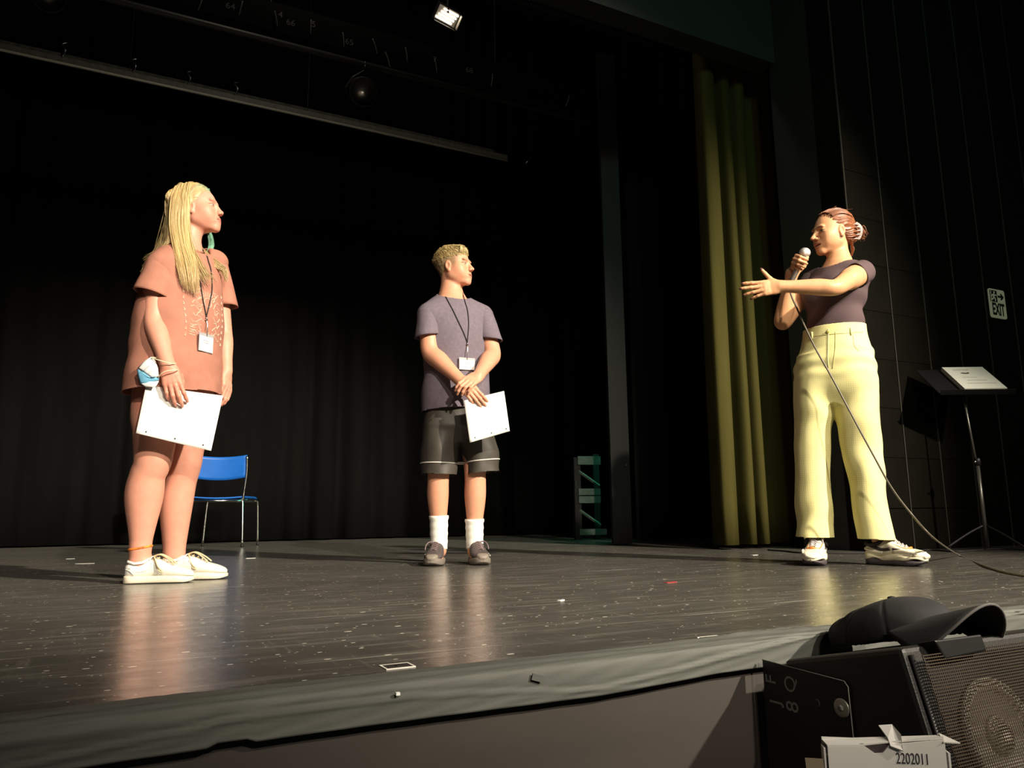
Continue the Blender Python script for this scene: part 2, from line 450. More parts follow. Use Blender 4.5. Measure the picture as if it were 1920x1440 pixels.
def add_hand(F, wrist, d, nrm, side, curl, s=1.0, spread=0.10, thumb=None, splay=0.0, kf=.004):
    """d: wrist->knuckles, nrm: back of hand, side=+1 thumb towards cross(d,nrm). curl: 4 tuples of 3 bends (index..little)"""
    w_ = A3(wrist); d = unit(d); nrm = A3(nrm); nrm = unit(nrm-d*(nrm@d)); a = np.cross(d, nrm)*side
    W = lambda f, l, n: w_+(d*f+a*l+nrm*n)*s
    F.add(ecap(W(-.012, 0, 0), W(.026, .002, 0), (.026*s, .017*s), (.034*s, .0155*s), a), .012)
    F.add(ecap(W(.022, .002, 0), W(.070, .001, .001), (.036*s, .0145*s), (.040*s, .0125*s), a), .012)
    F.add(cone(W(.012, .018, -.006), W(.045, .026, -.010), .015*s, .013*s), .010)       # ball of the thumb
    F.add(cone(W(.012, -.018, -.006), W(.045, -.022, -.008), .013*s, .011*s), .010)
    base = [(.084, .0295), (.088, .0100), (.084, -.0095), (.074, -.0275)]
    ln = [(.042, .025, .020), (.046, .029, .021), (.042, .027, .021), (.033, .020, .018)]
    r = [(.0098, .0085, .0078, .0066), (.0100, .0088, .0080, .0066), (.0096, .0084, .0077, .0064), (.0085, .0074, .0068, .0056)]
    tips = []
    for i in range(4):
        p = W(base[i][0], base[i][1], 0); sp = spread*(1.5-i)/1.5+splay
        fd = unit(d*cos(sp)+a*sin(sp)); ang = 0
        F.add(cone(W(.055, base[i][1]*.8, .001), p, .0105*s, r[i][0]*s), .006)
        for j in range(3):
            ang += curl[i][j]
            q = p+(fd*cos(ang)-nrm*sin(ang))*ln[i][j]*s
            F.add(cone(p, q, r[i][j]*s, r[i][j+1]*s), kf); p = q
        tips.append(p)
    th = thumb or ((.022, .024, -.006), (.052, .047, -.010), (.080, .056, -.014), (.104, .058, -.020))
    P = [W(*q) for q in th]
    F.add(cone(P[0], P[1], .0140*s, .0115*s), .008); F.add(cone(P[1], P[2], .0112*s, .0095*s), .004); F.add(cone(P[2], P[3], .0095*s, .0072*s), .003)
    tips.append(P[3])
    return tips
def add_chain(F, pts, rad, k=.02, n=8):
    """one limb: smooth tapering chain, blended softly into the body only at its first piece"""
    P = spline([(*p, r) for p, r in zip(pts, rad)], n)
    for i in range(len(P)-1): F.add(cone(P[i][:3], P[i+1][:3], P[i][3], P[i+1][3]), k if i < n else 1e-5)
def add_arm(F, sh, el, wr, r, k=.02):
    """r = shoulder, mid upper, elbow, forearm bulge, wrist"""
    sh, el, wr = A3(sh), A3(el), A3(wr); m = sh*.45+el*.55; b = el*.70+wr*.30
    add_chain(F, [sh, m, el, b, el*.3+wr*.7, wr], [r[0], r[1], r[2], r[3], (r[3]+2*r[4])/3, r[4]], k, 7)
def soften(V, Q, keep, it=16):
    """smooth the limbs, leaving the listed (centre, radius) balls (head, hands) untouched"""
    w_ = np.ones(len(V))
    for c, r in keep: w_ = np.minimum(w_, np.clip((np.linalg.norm(V-A3(c), axis=1)-r)/.02, 0, 1))
    return V+w_[:, None]*(relax(V, Q, it, .5)-V)
def sleeve(a, b, ra, rb, n=36, m=16, tilt=None, seed=0, e1=(1, 0, 0)):
    """open tube of cloth from a to b (verts, quads); tilt = normal of the hem plane; ra, rb = (along e1, other)"""
    a, b = A3(a), A3(b); t = unit(b-a); e1 = A3(e1); e1 = unit(e1-t*(e1@t)); e2 = np.cross(t, e1); V = []
    for j in range(m+1):
        f = j/m
        for i in range(n):
            th = 2*pi*i/n; r1 = ra[0]+(rb[0]-ra[0])*f; r2 = ra[1]+(rb[1]-ra[1])*f
            rip = 1+(.025*sin(3*th+seed+2*f)+.018*sin(5*th+2.1*seed-3*f))*f+.012*sin(9*f+2*th+seed)
            p = a+(b-a)*f+e1*(r1*rip*cos(th))+e2*(r2*rip*sin(th))
            if tilt is not None: tn = unit(tilt); p = p-t*(((p-(a+(b-a)*f))@tn)/(t@tn))*f
            V.append(p)
    Q = [(j*n+i, j*n+(i+1) % n, (j+1)*n+(i+1) % n, (j+1)*n+i) for j in range(m) for i in range(n)]
    return np.array(V), np.array(Q)
def merge(*parts):
    Vs, Qs, o = [], [], 0
    for v, q in parts: Vs.append(v); Qs.append(np.asarray(q)+o); o += len(v)
    return np.concatenate(Vs), np.concatenate(Qs)
def at(prim, V): return prim[0](V[:, 0], V[:, 1], V[:, 2])
def outside(prim, tol=0.0): return lambda V: at(prim, V) > tol
def both(*ms): return lambda V: np.logical_and.reduce([m(V) for m in ms])
from mathutils.bvhtree import BVHTree
def tree_of(V, Q): return BVHTree.FromPolygons([tuple(v) for v in V], [tuple(int(i) for i in q) for q in Q])
def drop_on(tree, p, d, off=0.0, dist=1.0):
    """move p along d until it meets the surface, then back off"""
    d = Vector(tuple(unit(d))); h = tree.ray_cast(Vector(tuple(p)), d, dist)
    return tuple(h[0]-d*off) if h[0] is not None else tuple(p)
def lock(mb, pts, r, n=5, flat=0.5, seg=3, taper=0.12, up=(0, -1, 0)):
    P = spline(pts, seg); m = len(P)
    R = [r*max(taper, min(1, .45+2.5*i/(m-1)))*(1 if i < m*.55 else max(taper, 1-((i-m*.55)/(m*.45))**1.6)) for i in range(m)]
    mb.tube(P, R, n, flat, False, up)
class Hair:
    """fine locks collected with a colour per lock, joined to a scalp mass into one mesh"""
    def __init__(s, seed): s.mb = MB(); s.c = []; s.R = random.Random(seed)
    def strand(s, path, r, c, flat=.5, vary=.35):
        n0 = len(s.mb.V); lock(s.mb, path, r, 5, flat); s.c.extend([tuple(np.array(c)*(1-vary/2+vary*s.R.random()))]*(len(s.mb.V)-n0))
    def fall(s, A, B, count, r, c, depth=.012, jit=.003, end=(.0, .0), flat=.5, vary=.35):
        """locks between two bounding curves, sharing one small offset each so that they run parallel"""
        R = s.R
        for _ in range(count):
            t = R.random(); o = np.array([R.gauss(0, jit), -R.random()*depth, R.gauss(0, jit)])
            q = [(1-t)*np.array(a)+t*np.array(b)+o*min(1, .3+.35*i)+np.array([R.gauss(0, jit*.35) for _ in range(3)]) for i, (a, b) in enumerate(zip(A, B))]
            if end[1]: q[-1] = q[-1]+(q[-1]-q[-2])*R.uniform(*end)
            s.strand([tuple(x) for x in q], R.uniform(.6, 1.2)*r, c, flat, vary)
    def finish(s, name, V, Q, C, parent, material):
        Fq = np.array([f for f in s.mb.F if len(f) == 4])+len(V)
        me = mesh_np(name, np.concatenate([V, np.array([tuple(v) for v in s.mb.V])]), np.concatenate([Q, Fq])); set_col(me, np.concatenate([C, np.array(s.c)]))
        return link(name, me, parent, material)
def clip_field(F, p, n, k=.008):
    """remove everything on the side of the plane that n points to (soft edge)"""
    p, n = A3(p), unit(n); _, X, Y, Z = F._sl(F.lo, F.lo+F.v*F.n); pl = (X-p[0])*n[0]+(Y-p[1])*n[1]+(Z-p[2])*n[2]
    h = np.maximum(k-np.abs(F.d-pl), 0)/k; F.d = (np.maximum(F.d, pl)+h*h*k*.25).astype(np.float32)

# ================================================================== THE SETTING
def struct(name, mb, m, parent=None, label=None, bevel=0.0):
    o = mb.build(name, m, parent, bevel=bevel)
    if parent is None: tag(o, kind='structure')
    if label: o['label'] = label
    return o
def floor_material():
    m = bpy.data.materials.new('worn_black_deck'); m.use_nodes = True; nt = m.node_tree; N = nt.nodes; L = nt.links
    b = N['Principled BSDF']; tc = N.new('ShaderNodeTexCoord')
    def mp(s, rot=0.0):
        q = N.new('ShaderNodeMapping'); q.inputs['Scale'].default_value = s; q.inputs['Rotation'].default_value = (0, 0, rot); L.new(tc.outputs['Object'], q.inputs['Vector']); return q.outputs[0]
    def noise(v, sc, det=6, rough=0.6):
        t = N.new('ShaderNodeTexNoise'); t.inputs['Scale'].default_value = sc; t.inputs['Detail'].default_value = det; t.inputs['Roughness'].default_value = rough; L.new(v, t.inputs['Vector']); return t.outputs['Fac']
    def rampf(f, a, c, lo=0.0, hi=1.0):
        r = N.new('ShaderNodeMapRange'); r.inputs['From Min'].default_value = a; r.inputs['From Max'].default_value = c; r.inputs['To Min'].default_value = lo; r.inputs['To Max'].default_value = hi; L.new(f, r.inputs['Value']); return r.outputs['Result']
    def mixc(f, a, c):
        x = N.new('ShaderNodeMix'); x.data_type = 'RGBA'; L.new(f, x.inputs['Factor'])
        if isinstance(a, tuple): x.inputs['A'].default_value = (*a, 1)
        else: L.new(a, x.inputs['A'])
        x.inputs['B'].default_value = (*c, 1); return x.outputs['Result']
    def vor(v, sc):
        t = N.new('ShaderNodeTexVoronoi'); t.inputs['Scale'].default_value = sc; L.new(v, t.inputs['Vector']); return t
    def math2(op, a, c):
        x = N.new('ShaderNodeMath'); x.operation = op
        for i, q in enumerate((a, c)):
            if isinstance(q, (int, float)): x.inputs[i].default_value = q
            else: L.new(q, x.inputs[i])
        return x.outputs[0]
    wear = noise(mp((0.7, 1.0, 1)), 1.3, 8); streak = noise(mp((1.2, 9, 1), 0.12), 3.0, 8, 0.7); streak2 = noise(mp((14, 1.6, 1), 0.5), 3.0, 7, 0.7)
    c = mixc(rampf(wear, 0.3, 0.75), (0.036, 0.034, 0.030), (0.078, 0.075, 0.067))
    c = mixc(rampf(streak, 0.50, 0.72, 0, 0.75), c, (0.19, 0.182, 0.160))
    c = mixc(rampf(streak2, 0.58, 0.74, 0, 0.6), c, (0.19, 0.18, 0.155))
    # long thin scratches
    for rot, sc_ in ((0.35, (0.5, 26, 1)), (-0.5, (0.6, 22, 1)), (1.2, (0.5, 24, 1))):
        f = noise(mp(sc_, rot), 2.2, 2, 0.5); f = rampf(f, 0.70, 0.73, 0, 0.85); c = mixc(f, c, (0.36, 0.34, 0.29))
    # pale flecks of litter and chipped paint
    for sc_, th, den in ((38, 0.13, 0.84), (16, 0.085, 0.76), (90, 0.15, 0.92)):
        v_ = vor(mp((.7, 1.5, 1), .3), sc_); sp = N.new('ShaderNodeSeparateColor'); L.new(v_.outputs['Color'], sp.inputs[0])
        f = math2('MULTIPLY', math2('LESS_THAN', v_.outputs['Distance'], th), math2('GREATER_THAN', sp.outputs[0], den))
        c = mixc(f, c, (0.75, 0.71, 0.62))
    L.new(c, b.inputs['Base Color'])
    L.new(rampf(noise(mp((1.5, 3, 1)), 4.0), 0.3, 0.7, 0.15, 0.27), b.inputs['Roughness'])
    b.inputs['Specular IOR Level'].default_value = 0.5
    b.inputs['Sheen Weight'].default_value = 0.06; b.inputs['Sheen Roughness'].default_value = 0.4; b.inputs['Sheen Tint'].default_value = (1, 0.93, 0.8, 1)
    bp = N.new('ShaderNodeBump'); bp.inputs['Strength'].default_value = 0.35; bp.inputs['Distance'].default_value = 0.003
    L.new(noise(mp((3, 14, 1)), 9.0, 5), bp.inputs['Height']); L.new(bp.outputs['Normal'], b.inputs['Normal'])
    return m
M_floor = floor_material()
M_wallblack = mat('wall_black', (0.012, 0.012, 0.011), 0.9, spec=0.2)
M_hallfloor = mat('hall_floor', (0.05, 0.045, 0.04), 0.5)
M_riser = mat('brown_riser_paint', (0.034, 0.028, 0.0235), 0.62, noise=(3, 0.15, (1, 1, 3)), bump=(60, 0.1, 0.001, one))
M_panel = mat('dark_wall_panel', (0.0050, 0.0043, 0.0025), 0.9, spec=.08, noise=(5, 0.2, one))
M_seam = mat('pale_seam_strip', (0.055, 0.050, 0.040), 0.7, spec=.1)
M_pros = mat('proscenium_paint', (0.016, 0.018, 0.0155), 0.7, noise=(4, 0.12, one))
EDGE_Y, WALL_Y, HEAD_Y = 1.150, 3.20, 3.70

struct('floor', MB().box((-6, EDGE_Y, -0.04), (9.5, 9.2, 0)), M_floor, label='black worn stage deck with scuffs and pale flecks')
struct('floor_hall', MB().box((-8, -9, -0.64), (10, EDGE_Y, -0.60)), M_hallfloor)
struct('wall_front', MB().box((-6, EDGE_Y+0.012, -0.60), (9.5, EDGE_Y+0.05, -0.04)), M_riser, label='brown painted stage front')
struct('wall_back', MB().box((-6, 9.2, 0), (9.5, 9.3, 6.6)), M_wallblack)
struct('wall_left', MB().box((-6.1, HEAD_Y, 0), (-6, 9.2, 6.6)), M_wallblack)
struct('wall_side', MB().box((6.2, WALL_Y+0.2, 0), (6.3, 9.2, 6.6)), M_wallblack)
struct('ceiling', MB().box((-6, HEAD_Y, 6.5), (9.5, 9.3, 6.6)), M_wallblack)
# header over the stage opening and the proscenium wall to the right
HZ = (4.0649, 3.7000, 3.4657)[2]
struct('trim_1', MB().box((-6, HEAD_Y, HZ), (4.07, HEAD_Y+0.16, 6.6)), M_pros, label='grey-green header above the stage opening')
wall = struct('wall_right', MB().box((4.07, WALL_Y+0.02, 0), (9.5, WALL_Y+0.2, 6.6)), M_panel, label='dark panelled wall right of the stage opening')
struct('wall_reveal', MB().box((4.07, WALL_Y+0.2, 0), (4.2, HEAD_Y+0.06, 6.6)), M_pros)
PX, PZ, PW, PH = 4.07, 0.255, 0.340, 0.312
pm = mesh_py('panel', *(lambda q: (q.V, q.F))(MB().box((0.003, 0, 0.0015), (PW-0.003, 0.014, PH-0.0015)))); pm.materials.append(M_panel)
pm0 = mesh_py('panel_low', *(lambda q: (q.V, q.F))(MB().box((0.004, 0, 0.004), (PW-0.004, 0.014, PZ-0.004)))); pm0.materials.append(M_panel)
for i in range(10):
    for j in range(-1, 14):
        o = link('panel', pm0 if j < 0 else pm, wall); o.location = (PX+i*PW, WALL_Y+0.006+0.002*rng.random(), 0 if j < 0 else PZ+j*PH)
sm = mesh_py('seam_strip', *(lambda q: (q.V, q.F))(MB().box((-0.0035, 0, 0), (0.0035, 0.01, 4.62)))); sm.materials.append(M_seam)
for i in range(0, 11):
    o = link('seam_strip', sm, wall); o.location = (PX+i*PW, WALL_Y+0.001, 0)

# cloth tape over the stage edge
M_tape = mat('grey_gaffer_cloth', (0.072, 0.076, 0.067), 0.7, noise=(7, 0.12, (1, 6, 6)), bump=(130, 0.25, 0.001, one))
def edge_tape():
    t = thing('edge_tape', 'wrinkled grey cloth tape along the front edge of the stage', 'tape', (0, EDGE_Y, 0))
    # profile over the lip: (dy, z) from deck to hanging hem, resampled finely so that creases can run through it
    key = [(0.071, .0022, 0), (0.060, .0034, 0), (0.036, .0036, 0), (0.013, .0034, 0), (0.002, .0010, 0), (-0.004, -.008, 0), (-0.0055, -.027, 0), (-0.006, -.044, 0), (-0.0065, -.057, 0)]
    base = [(a, b) for a, b, _ in spline(key, 4)]; m = len(base); nx = 700; X = np.linspace(-2.5, 6.2, nx); V = []
    R = random.Random(21); cre = [(R.uniform(.05, .95), R.uniform(.10, .28), R.uniform(.5, 1.6), R.uniform(0, 6), R.uniform(.018, .040), R.uniform(.0030, .0065)) for _ in range(15)]
    for x in X:
        hem = 0.0035*sin(2.1*x+.4)+0.0015*sin(6.3*x)+(0.005 if .13 < x < .18 else 0)+(.010*min(1, (x-.75)*4) if x > .75 else 0)
        front = 0.003*sin(3*x)+0.0015*sin(11*x+1)
        for j, (dy, z) in enumerate(base):
            f = j/(m-1); wr = 0.0
            for c0, am, fr_, ph, wd, hh in cre:
                q = (f-(c0+am*sin(fr_*x*2.2+ph)))/wd; g = max(0, sin(1.3*fr_*x+ph*2))
                wr += hh*g*(math.exp(-q*q)-.55*math.exp(-((q+1.6)/.8)**2))
            env = min(1, f*9, (1-f)*9+.25); wr = wr*env+.0004*sin(60*x+40*f)
            top = z > 0
            V.append((x, dy+(front if j < 6 else 0)*(1-f*3)-(0 if top else max(wr, -.004)*1.0), z+(max(wr, -.0010) if top else 0)+(hem*f*f if not top else 0)))
    F = [(i*m+j, (i+1)*m+j, (i+1)*m+j+1, i*m+j+1) for i in range(nx-1) for j in range(m-1)]
    o = link('cloth_strip', mesh_py('cloth_strip', V, F, True), t, M_tape)
    q = o.modifiers.new('thick', 'SOLIDIFY'); q.thickness = 0.0014; q.offset = 0
    # loose patches
    for (x, z, w_, h_, r_) in ((.62, -.014, .02, .010, .3),):
        b = MB().box((-w_/2, -.0012, -h_/2), (w_/2, .0012, h_/2), Matrix.Rotation(r_, 4, 'Y')); b.build('tape_patch', M_tape, t).location = (x, -.010, z)
    b = MB().box((-.003, -.003, -.002), (.003, .003, .002)); b.build('white_chip', M_white, t).location = (.385, -.0125, -.012)
edge_tape()

# square floor pockets outlined in white tape
M_wtape = mat('white_tape', (0.66, 0.64, 0.58), 0.6, noise=(30, 0.2, one))
M_pocket = mat('pocket_plate', (0.02, 0.018, 0.016), 0.5, noise=(20, 0.5, one))
def pocket(x, y, label, sx=.044, sy=.034, torn=False):
    t = thing('floor_pocket', label, 'floor hatch', (x, y, 0.0), 0.0, 'taped floor hatches')
    MB().box((-sx/2, -sy/2, 0.0002), (sx/2, sy/2, .0015)).build('plate', M_pocket, t)
    w_ = .0032
    segs = [((-sx/2-w_, -sy/2-w_), (sx/2+w_, -sy/2)), ((-sx/2-w_, sy/2), (sx/2+w_, sy/2+w_)), ((-sx/2-w_, -sy/2), (-sx/2, sy/2)), ((sx/2, -sy/2), (sx/2+w_, sy/2))]
    for k, (a, b) in enumerate(segs):
        if torn and k == 2: continue
        MB().box((*a, 0.0002), (*b, .0018)).build('tape_strip', M_wtape, t)
    MB().lathe([(.004, 0.0015), (.004, .0028), (.0015, .003)], 10).build('screw', M_darkmetal, t)
pocket(*(0.4296, 1.2724, 0.0000)[:2], 'dark square floor hatch framed in white tape nearest the girl')
pocket(*(1.0644, 1.2282, 0.0000)[:2], 'dark square floor hatch with torn white tape left of the cap', torn=True)
# scraps on the deck
M_red = mat('red_tape', (0.30, 0.03, 0.03), 0.6)
def scrap(u, l, w_, rz, m, label, cat='scrap'):
    pts = [(-l/2, -w_*.3), (-l*.1, -w_/2), (l/2, -w_*.15), (l*.45, w_*.35), (0, w_*.2), (-l*.45, w_/2)]
    o = MB().prism(pts, 0.0002, .0018).build('floor_scrap', m); o.location = (u[0], u[1], 0); o.rotation_euler = (0, 0, rz); tag(o, label, cat, 'scraps on the stage deck')
scrap((-0.1394, 5.0764, 0.0000), .10, .035, -.3, M_white, 'white paper scrap on the deck left of the white sneakers')
scrap((1.7788, 2.2620, 0.0000), .060, .030, .2, M_red, 'red tape mark on the deck between boy and woman')
scrap((-0.2443, 5.7650, 0.0000), .05, .03, .1, M_white, 'small white paper scrap farther back on the deck, far left')
scrap((3.2650, 3.3823, 0.0000), .05, .03, .1, M_white, 'white paper scrap below the olive curtain')
scrap((1.1566, 1.9729, 0.0000), .028, .016, .5, M_white, 'white paper scrap on the deck below and right of the boy')
scrap((0.7505, 5.0280, -0.0000), .06, .03, .2, M_white, 'white paper scrap on the deck right of the blue chair')

# ---- drapes
def drape(name, path, z0, z1, m, label, cat, amp, wl, seed, parts=None, nz=10, thick=0.006):
    """hanging cloth following path [(x,y)...], folded sideways with irregular pleats"""
    R = random.Random(seed); P = []; L_ = [0]
    for i in range(len(path)-1): L_.append(L_[-1]+sqrt((path[i+1][0]-path[i][0])**2+(path[i+1][1]-path[i][1])**2))
    tot = L_[-1]; n = max(8, int(tot/wl*12)); ph = 0; V = []; cols = []
    for i in range(n+1):
        s = tot*i/n; k = max(j for j in range(len(path)-1) if L_[j] <= s+1e-9); t = (s-L_[k])/(L_[k+1]-L_[k])
        x = path[k][0]+t*(path[k+1][0]-path[k][0]); y = path[k][1]+t*(path[k+1][1]-path[k][1])
        dx, dy = path[k+1][0]-path[k][0], path[k+1][1]-path[k][1]; l = sqrt(dx*dx+dy*dy)
        ph += tot/n*2*pi/wl*(0.75+0.5*abs(sin(s*1.7/wl*.31+seed)))
        w_ = sin(ph); w_ = math.copysign(abs(w_)**.75, w_); aa = amp*(.55+.45*sin(s*2.3/wl*.5+seed*2))
        cols.append((x, y, -dy/l, dx/l, w_*aa, cos(ph)*aa*.35, dx/l, dy/l))
    for (x, y, nx, ny, a, b, tx, ty) in cols:
        for j in range(nz+1):
            f = j/nz; sp = 1-.35*f
            V.append((x+nx*a*sp+tx*b*sp+.01*sin(f*4+x*3), y+ny*a*sp+ty*b*sp, z0+(z1-z0)*f))
    F = [(i*(nz+1)+j, (i+1)*(nz+1)+j, (i+1)*(nz+1)+j+1, i*(nz+1)+j+1) for i in range(n) for j in range(nz)]
    o = link(name, mesh_py(name, V, F, True), None, m); q = o.modifiers.new('thick', 'SOLIDIFY'); q.thickness = thick
    return tag(o, label, cat)
drape('black_curtain', [(-5.6, 8.45), (5.6, 8.45)], .015, 6.4, M_blackcloth, 'wide black curtain closing the back of the stage', 'curtain', .07, .33, 3)
drape('black_leg_curtain', [(3.86, 5.30), (4.2, 5.32), (5.9, 5.34)], .02, 6.2, M_blackcloth, 'narrow black side curtain left of the olive curtain', 'curtain', .06, .21, 8)
drape('black_border_curtain', [(-5.5, 7.7), (5.5, 7.7)], 4.55, 6.4, M_blackcloth, 'short black border curtain hanging above the pale batten', 'curtain', .03, .25, 5, nz=3)
# olive curtain: pleats read off one by one (x, y offset); deep valleys between rounded folds
def olive():
    pl = [(3.60, .10), (3.572, .0), (3.565, -.06), (3.60, -.085), (3.65, -.085), (3.69, -.06), (3.705, .02), (3.715, .10), (3.745, .11), (3.765, .02), (3.78, -.06), (3.81, -.08), (3.85, -.06), (3.868, .0), (3.88, .05), (3.895, 0),
          (3.91, -.06), (3.945, -.075), (3.98, -.05), (3.995, .02), (4.03, .06), (4.10, .07), (4.18, .05), (4.21, .0), (4.23, -.05), (4.27, -.05), (4.30, .05), (4.36, -.04), (4.42, .05), (4.50, -.05), (4.56, .05)]
    P = spline([(a, b, 0) for a, b in pl], 5); nz = 14; V = []; z0, z1 = .03, HZ+.5
    for i, p in enumerate(P):
        for j in range(nz+1):
            f = j/nz; gather = 1-.22*f
            x = 4.1+(p[0]-4.1)*(1-.02*f)+.012*sin(3*f+p[0]*9); y = 4.02+p[1]*gather+.01*sin(5*f+p[0]*14)
            V.append((x+.04*f, y, z0+(z1-z0)*f))
    F = [(i*(nz+1)+j, (i+1)*(nz+1)+j, (i+1)*(nz+1)+j+1, i*(nz+1)+j+1) for i in range(len(P)-1) for j in range(nz)]
    o = link('olive_curtain', mesh_py('olive_curtain', V, F, True), None, M_olive); q = o.modifiers.new('thick', 'SOLIDIFY'); q.thickness = .006
    tag(o, 'tall olive green velvet curtain gathered in deep folds behind the woman', 'curtain')
olive()

# ---- wing: grey flat on edge and a green-lit timber frame
M_flat = mat('dark_grey_flat', (0.0045, 0.0045, 0.0042), 0.7)
fl = thing('scenery_flat', 'dark grey upright scenery flat beside the black side curtain', 'flat', (3.47, 5.10, 0), -.30)
MB().box((0, 0, .01), (.155, .05, 4.2)).build('board', M_flat, fl); MB().lathe([(.012, 0), (.012, .01), (.004, .012)], 10, Matrix.Translation((.13, -.001, .62)) @ Matrix.Rotation(pi/2, 4, 'X')).build('hook', M_darkmetal, fl)
M_timber = mat('painted_timber', (0.10, 0.13, 0.11), 0.7, noise=(8, 0.2, (1, 1, 4)))
rk = thing('timber_frame', 'green-lit timber stage brace frame standing in the wings', 'frame', (*(3.9326, 6.3500, 0.0622)[:2], 0), -.25)
rk_z = lambda v: (4.0408, 6.3500, 0.7984)[2]+(v-855)/(1003-855)*((4.0157, 6.3500, 0.0454)[2]-(4.0408, 6.3500, 0.7984)[2])
MB().box((-.035, 0, 0), (.03, .05, rk_z(858))).build('post', M_flat, rk)
MB().box((.20, .12, 0), (.26, .17, rk_z(850))).build('post', M_flat, rk)
for (va, vb, x1, dz) in ((856, 872, .23, .03), (917, 929, .22, 0), (931, 944, .22, 0), (992, 1003, .27, 0)):
    q = MB().box((.0, -.02, rk_z(vb)), (x1, .03, rk_z(va))); q.build('rail', M_timber, rk)
for va, vb in ((884, 912), (957, 985)):
    MB().tube([(.01, 0, rk_z(va)), (.215, 0, rk_z(vb))], .014, 4).build('brace', M_timber, rk)
MB().box((-.045, -.04, rk_z(912)), (-.03, -.02, rk_z(902))).build('clamp', M_chrome, rk)  # chrome piece standing in for a small bright glint beside the post

# ================================================================== PEOPLE
M_skin = mat('skin', (0.6, 0.3, 0.2), 0.48, spec=0.35, attr=True, sss=0.25, bump=(220, 0.08, 0.0006, one))
M_hair = mat('hair', (0.5, 0.4, 0.2), 0.42, spec=0.45, attr=True, bump=(90, 0.35, 0.0012, (1, 1, 0.12)))
def print_cols(V, base, amt=0.06, sc=25): return np.array([base])*(1+amt*vnoise(V, sc))[:, None]

